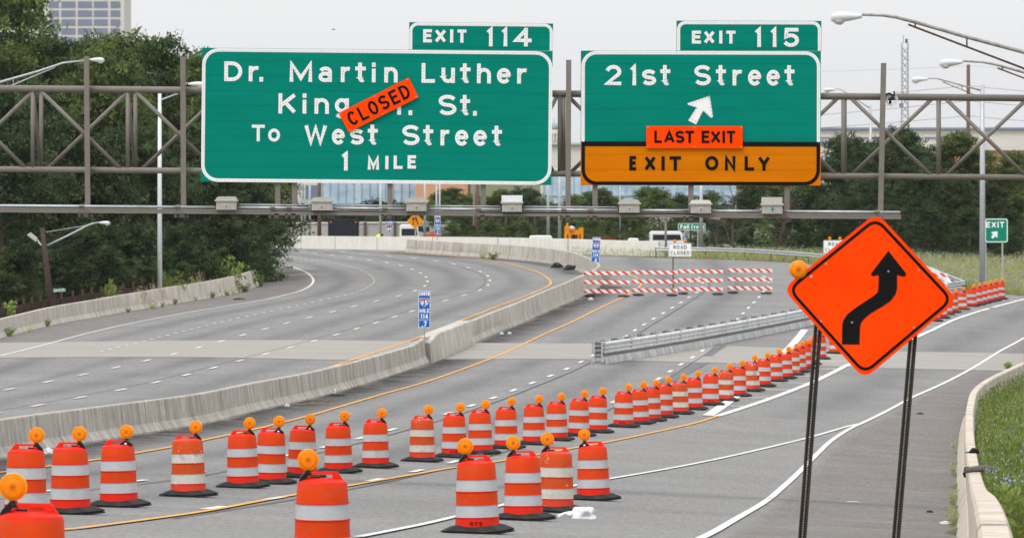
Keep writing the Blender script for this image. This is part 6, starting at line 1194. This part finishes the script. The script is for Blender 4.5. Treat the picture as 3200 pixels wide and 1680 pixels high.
# ground cover: wildflowers beyond the right barrier and grass verge at the far right
def cover(name, xy, h, L, Wd, m, flowers, fm, seed, fh=(.7, 1.1), fs=.035):
    rs = np.random.RandomState(seed); n = len(xy); t = rs.uniform(0, 1, n); p = np.stack([xy[:, 0], xy[:, 1], zg(xy[:, 0], xy[:, 1]) - .03 + t * h], 1); nm = rs.normal(size=(n, 3)) * .25 + np.array([0, 0, 1.3 if Wd < .05 else .5])
    big = np.array([mnoise.noise(Vector((a * .6, b * .25, seed))) for a, b in xy]); o = bpy.data.objects.new(name, leafmesh(name, p, nm, L, Wd, np.clip(.45 + big * .5 + rs.normal(size=n) * .2, 0, 1), M[m], -.5, rs)); COL.objects.link(o); tag(o, kind='stuff')
    k = rs.choice(n, flowers); mb = MB()
    for i in k:
        x, y = xy[i]; z = float(zg(x, y)) + h * rs.uniform(*fh); r_ = fs * rs.uniform(.6, 1.2); a0 = rs.uniform(0, 6); tl_ = rs.uniform(-.5, .5)
        mb.add([(x + r_ * math.cos(a0 + 2 * PI * j / 7) * (1 if j % 2 else .75), y + r_ * .5 * math.sin(a0 + 2 * PI * j / 7), z + r_ * math.sin(a0 + 2 * PI * j / 7 + tl_) * .85) for j in range(7)], [tuple(range(7))])
    f = mb.build('wildflowers', M[fm]); tag(f, kind='stuff')
rs = np.random.RandomState(5)
yy = 72 + (330 - 72) * rs.uniform(0, 1, 70000) ** 1.15; xx = fRB(yy) + .56 + rs.uniform(0, 1, 70000) ** 1.3 * (2.5 + (yy - 72) * .028); cover('wildflower_verge', np.stack([xx, yy], 1), .55, .16, .045, 'leaf_l', 1200, 'chicory', 3, (.75, 1.15), .018)
yy = rs.uniform(424, 505, 60000); x0 = np.interp(yy, [424, 430, 440, 470, 481, 491, 505], [34.3, 29.8, 27.3, 23.3, 20.9, 11.5, 4]); xx = x0 + rs.uniform(0, 1, 60000) ** 1.2 * (46 - x0); cover('grass_verge', np.stack([xx, yy], 1), .55, .4, .035, 'grass', 2200, 'chicory', 8, (.8, 1.3), .035)

# ------------------------------------------------------------------ litter
def crumple_blob(name, lab, cat, loc, sx_, sy_, sz_, m, seed, amp=.3):
    bm = bmesh.new(); bmesh.ops.create_icosphere(bm, subdivisions=4, radius=1)
    for v in bm.verts:
        nvec = v.co.normalized(); k = 1 + amp * mnoise.noise(nvec * 1.6 + Vector((seed, 0, 0))) + amp * .35 * abs(mnoise.noise(nvec * 5 + Vector((seed, 3, 0)))); v.co = nvec * k; v.co.z = max(v.co.z, -.35)
    for v in bm.verts: v.co.x *= sx_; v.co.y *= sy_; v.co.z = (v.co.z + .35) * sz_
    me = bpy.data.meshes.new(name); bm.to_mesh(me); bm.free(); me.materials.append(m); me.polygons.foreach_set('use_smooth', [True] * len(me.polygons)); o = bpy.data.objects.new(name, me); COL.objects.link(o); o.location = loc; return tag(o, lab, cat)
x, y = unp(1822, 1620); zb = float(zr(x, y)); bg_ = crumple_blob('plastic_bag', 'crumpled white plastic bag lying beside the scuffed drum', 'plastic bag', (x, y, zb), .21, .17, .14, M['bag'], 6.3, .45)
mb = MB(); mb.add([(-.2, -.02, .04), (-.3, -.04, .08), (-.40, -.03, .02), (-.42, .02, .06), (-.3, .06, .10), (-.2, .05, .12)], [(0, 1, 4, 5), (1, 2, 3, 4)]); o = mb.build('bag_handle', M['bag'], bg_); sl = o.modifiers.new('thick', 'SOLIDIFY'); sl.thickness = .015
def on_barrier(u, v):
    for Y in np.arange(60, 330, .25):
        x, _, z = W(u, v, Y)
        if zr(x, Y) + .86 >= z: return (x, float(Y), float(zr(x, Y)) + .86)
p = on_barrier(3058, 1478); s_ = S(p[1]); r = thing('grey_sleeve', 'limp grey cloth sleeve draped over the top of the right barrier', 'cloth', p); mb = MB(); mb.tube([(-45 / s_, 0, .02), (-38 / s_, 0, .06), (-15 / s_, 0, .08), (20 / s_, 0, .10), (42 / s_, 0, .06), (52 / s_, 0, -.04), (52 / s_, 0, -.16)], [.03, .055, .06, .075, .085, .08, .04], 12); mb.build('cloth', M['cloth_g'], r, True); mb = MB(); mb.tube([(-45 / s_, 0, .05), (-42 / s_, 0, .10), (-30 / s_, 0, .11)], [.015, .03, .02], 8); mb.tube([(-46 / s_, 0, .02), (-42 / s_, 0, -.08)], [.03, .02], 8); mb.build('cuff', M['cloth_b'], r, True)
p = on_barrier(3044, 1416); r = crumple_blob('black_cap', 'crumpled black cloth cap lying on the right barrier', 'cap', p, .11, .1, .09, M['cloth_b'], 4.1, .3); mb = MB(); mb.add([(-.08, -.08, .02), (-.2, -.05, .015), (-.21, .03, .015), (-.08, .08, .03)], [(0, 1, 2, 3)]); o = mb.build('peak', M['cloth_b'], r); sl = o.modifiers.new('thick', 'SOLIDIFY'); sl.thickness = .02
def scrap(lab, u, v, w, d, h, m, seed, cat='litter'): x, y = unp(u, v); return crumple_blob('litter', lab, cat, (x, y, float(zr(x, y))), w, d, h, M[m], seed, .4)
scrap('white paper scrap by the median behind the leftmost drum', 152, 1418, .14, .1, .1, 'bag', 1); scrap('white scrap on the dark shoulder near the dry branch', 897, 1270, .07, .06, .08, 'bag', 2); scrap('white cup on the dark shoulder further along the median', 1045, 1228, .06, .06, .12, 'bag', 3); scrap('black rubber strip on the shoulder by the median', 1053, 1236, .22, .1, .04, 'rubber', 4); scrap('white scrap on the shoulder where the bridge block ends', 1568, 1044, .09, .07, .08, 'bag', 5); scrap('white scrap near the white hollow on the far shoulder', 1592, 1043, .1, .07, .07, 'bag', 6); scrap('white scrap below the leftmost barricade', 1846, 937, .13, .1, .1, 'bag', 7); scrap('dark clod at the foot of the far median', 1740, 836, .35, .3, .25, 'rubber', 8); scrap('dark clod left of another at the far median foot', 1786, 843, .5, .3, .25, 'rubber', 9); scrap('dark chunk on the left shoulder', 747, 936, .3, .15, .08, 'rust', 10)
scrap('black scrap on the right shoulder between the posts', 2875, 1293, .12, .06, .04, 'rubber', 11); scrap('small black scrap low on the right shoulder', 2905, 1600, .07, .04, .03, 'rubber', 12); scrap('pale paper scrap by the nearest grass tuft', 2955, 1636, .1, .06, .04, 'bag', 13)
x, y = unp(2668, 1572); r = thing('foam_tube', 'white foam strip lying on the right shoulder between the sign posts', 'litter', (x, y, float(zr(x, y)))); mb = MB(); mb.tube([(-.14, 0, .03), (.06, .01, .03), (.14, .03, .02)], [.02, .02, .008], 8); mb.build('strip', M['bag'], r, True)
x, y = unp(1000, 1266); r = thing('dry_branch', 'dry pale branch lying on the dark shoulder by the median', 'branch', (x, y, float(zr(x, y)))); mb = MB(); mb.tube([(-.8, 0, .03), (-.3, .1, .06), (.2, 0, .05), (.8, .2, .03)], [.012, .022, .02, .006], 6); mb.tube([(.1, 0, .06), (.25, .05, .2)], .012, 5); mb.tube([(-.3, .1, .06), (-.25, -.1, .14), (-.3, -.2, .05)], .012, 5); mb.build('twigs', M['straw2'] if 'straw2' in M else M['bark_p'], r)

# ------------------------------------------------------------------ haze
hz = MB(); hz.box(0, 1900, -9, 3000, 4200, 75); hz_o = hz.build('haze', []) if False else None
hm = bpy.data.materials.new('haze_air'); hm.use_nodes = True; hm.node_tree.nodes.remove(hm.node_tree.nodes['Principled BSDF']); pv = hm.node_tree.nodes.new('ShaderNodeVolumePrincipled')
pv.inputs['Color'].default_value = (.93, .95, 1, 1); pv.inputs['Density'].default_value = .00003; pv.inputs['Anisotropy'].default_value = .2
hm.node_tree.links.new(pv.outputs[0], hm.node_tree.nodes['Material Output'].inputs['Volume'])
hz_o = hz.build('haze', hm); tag(hz_o, kind='stuff')
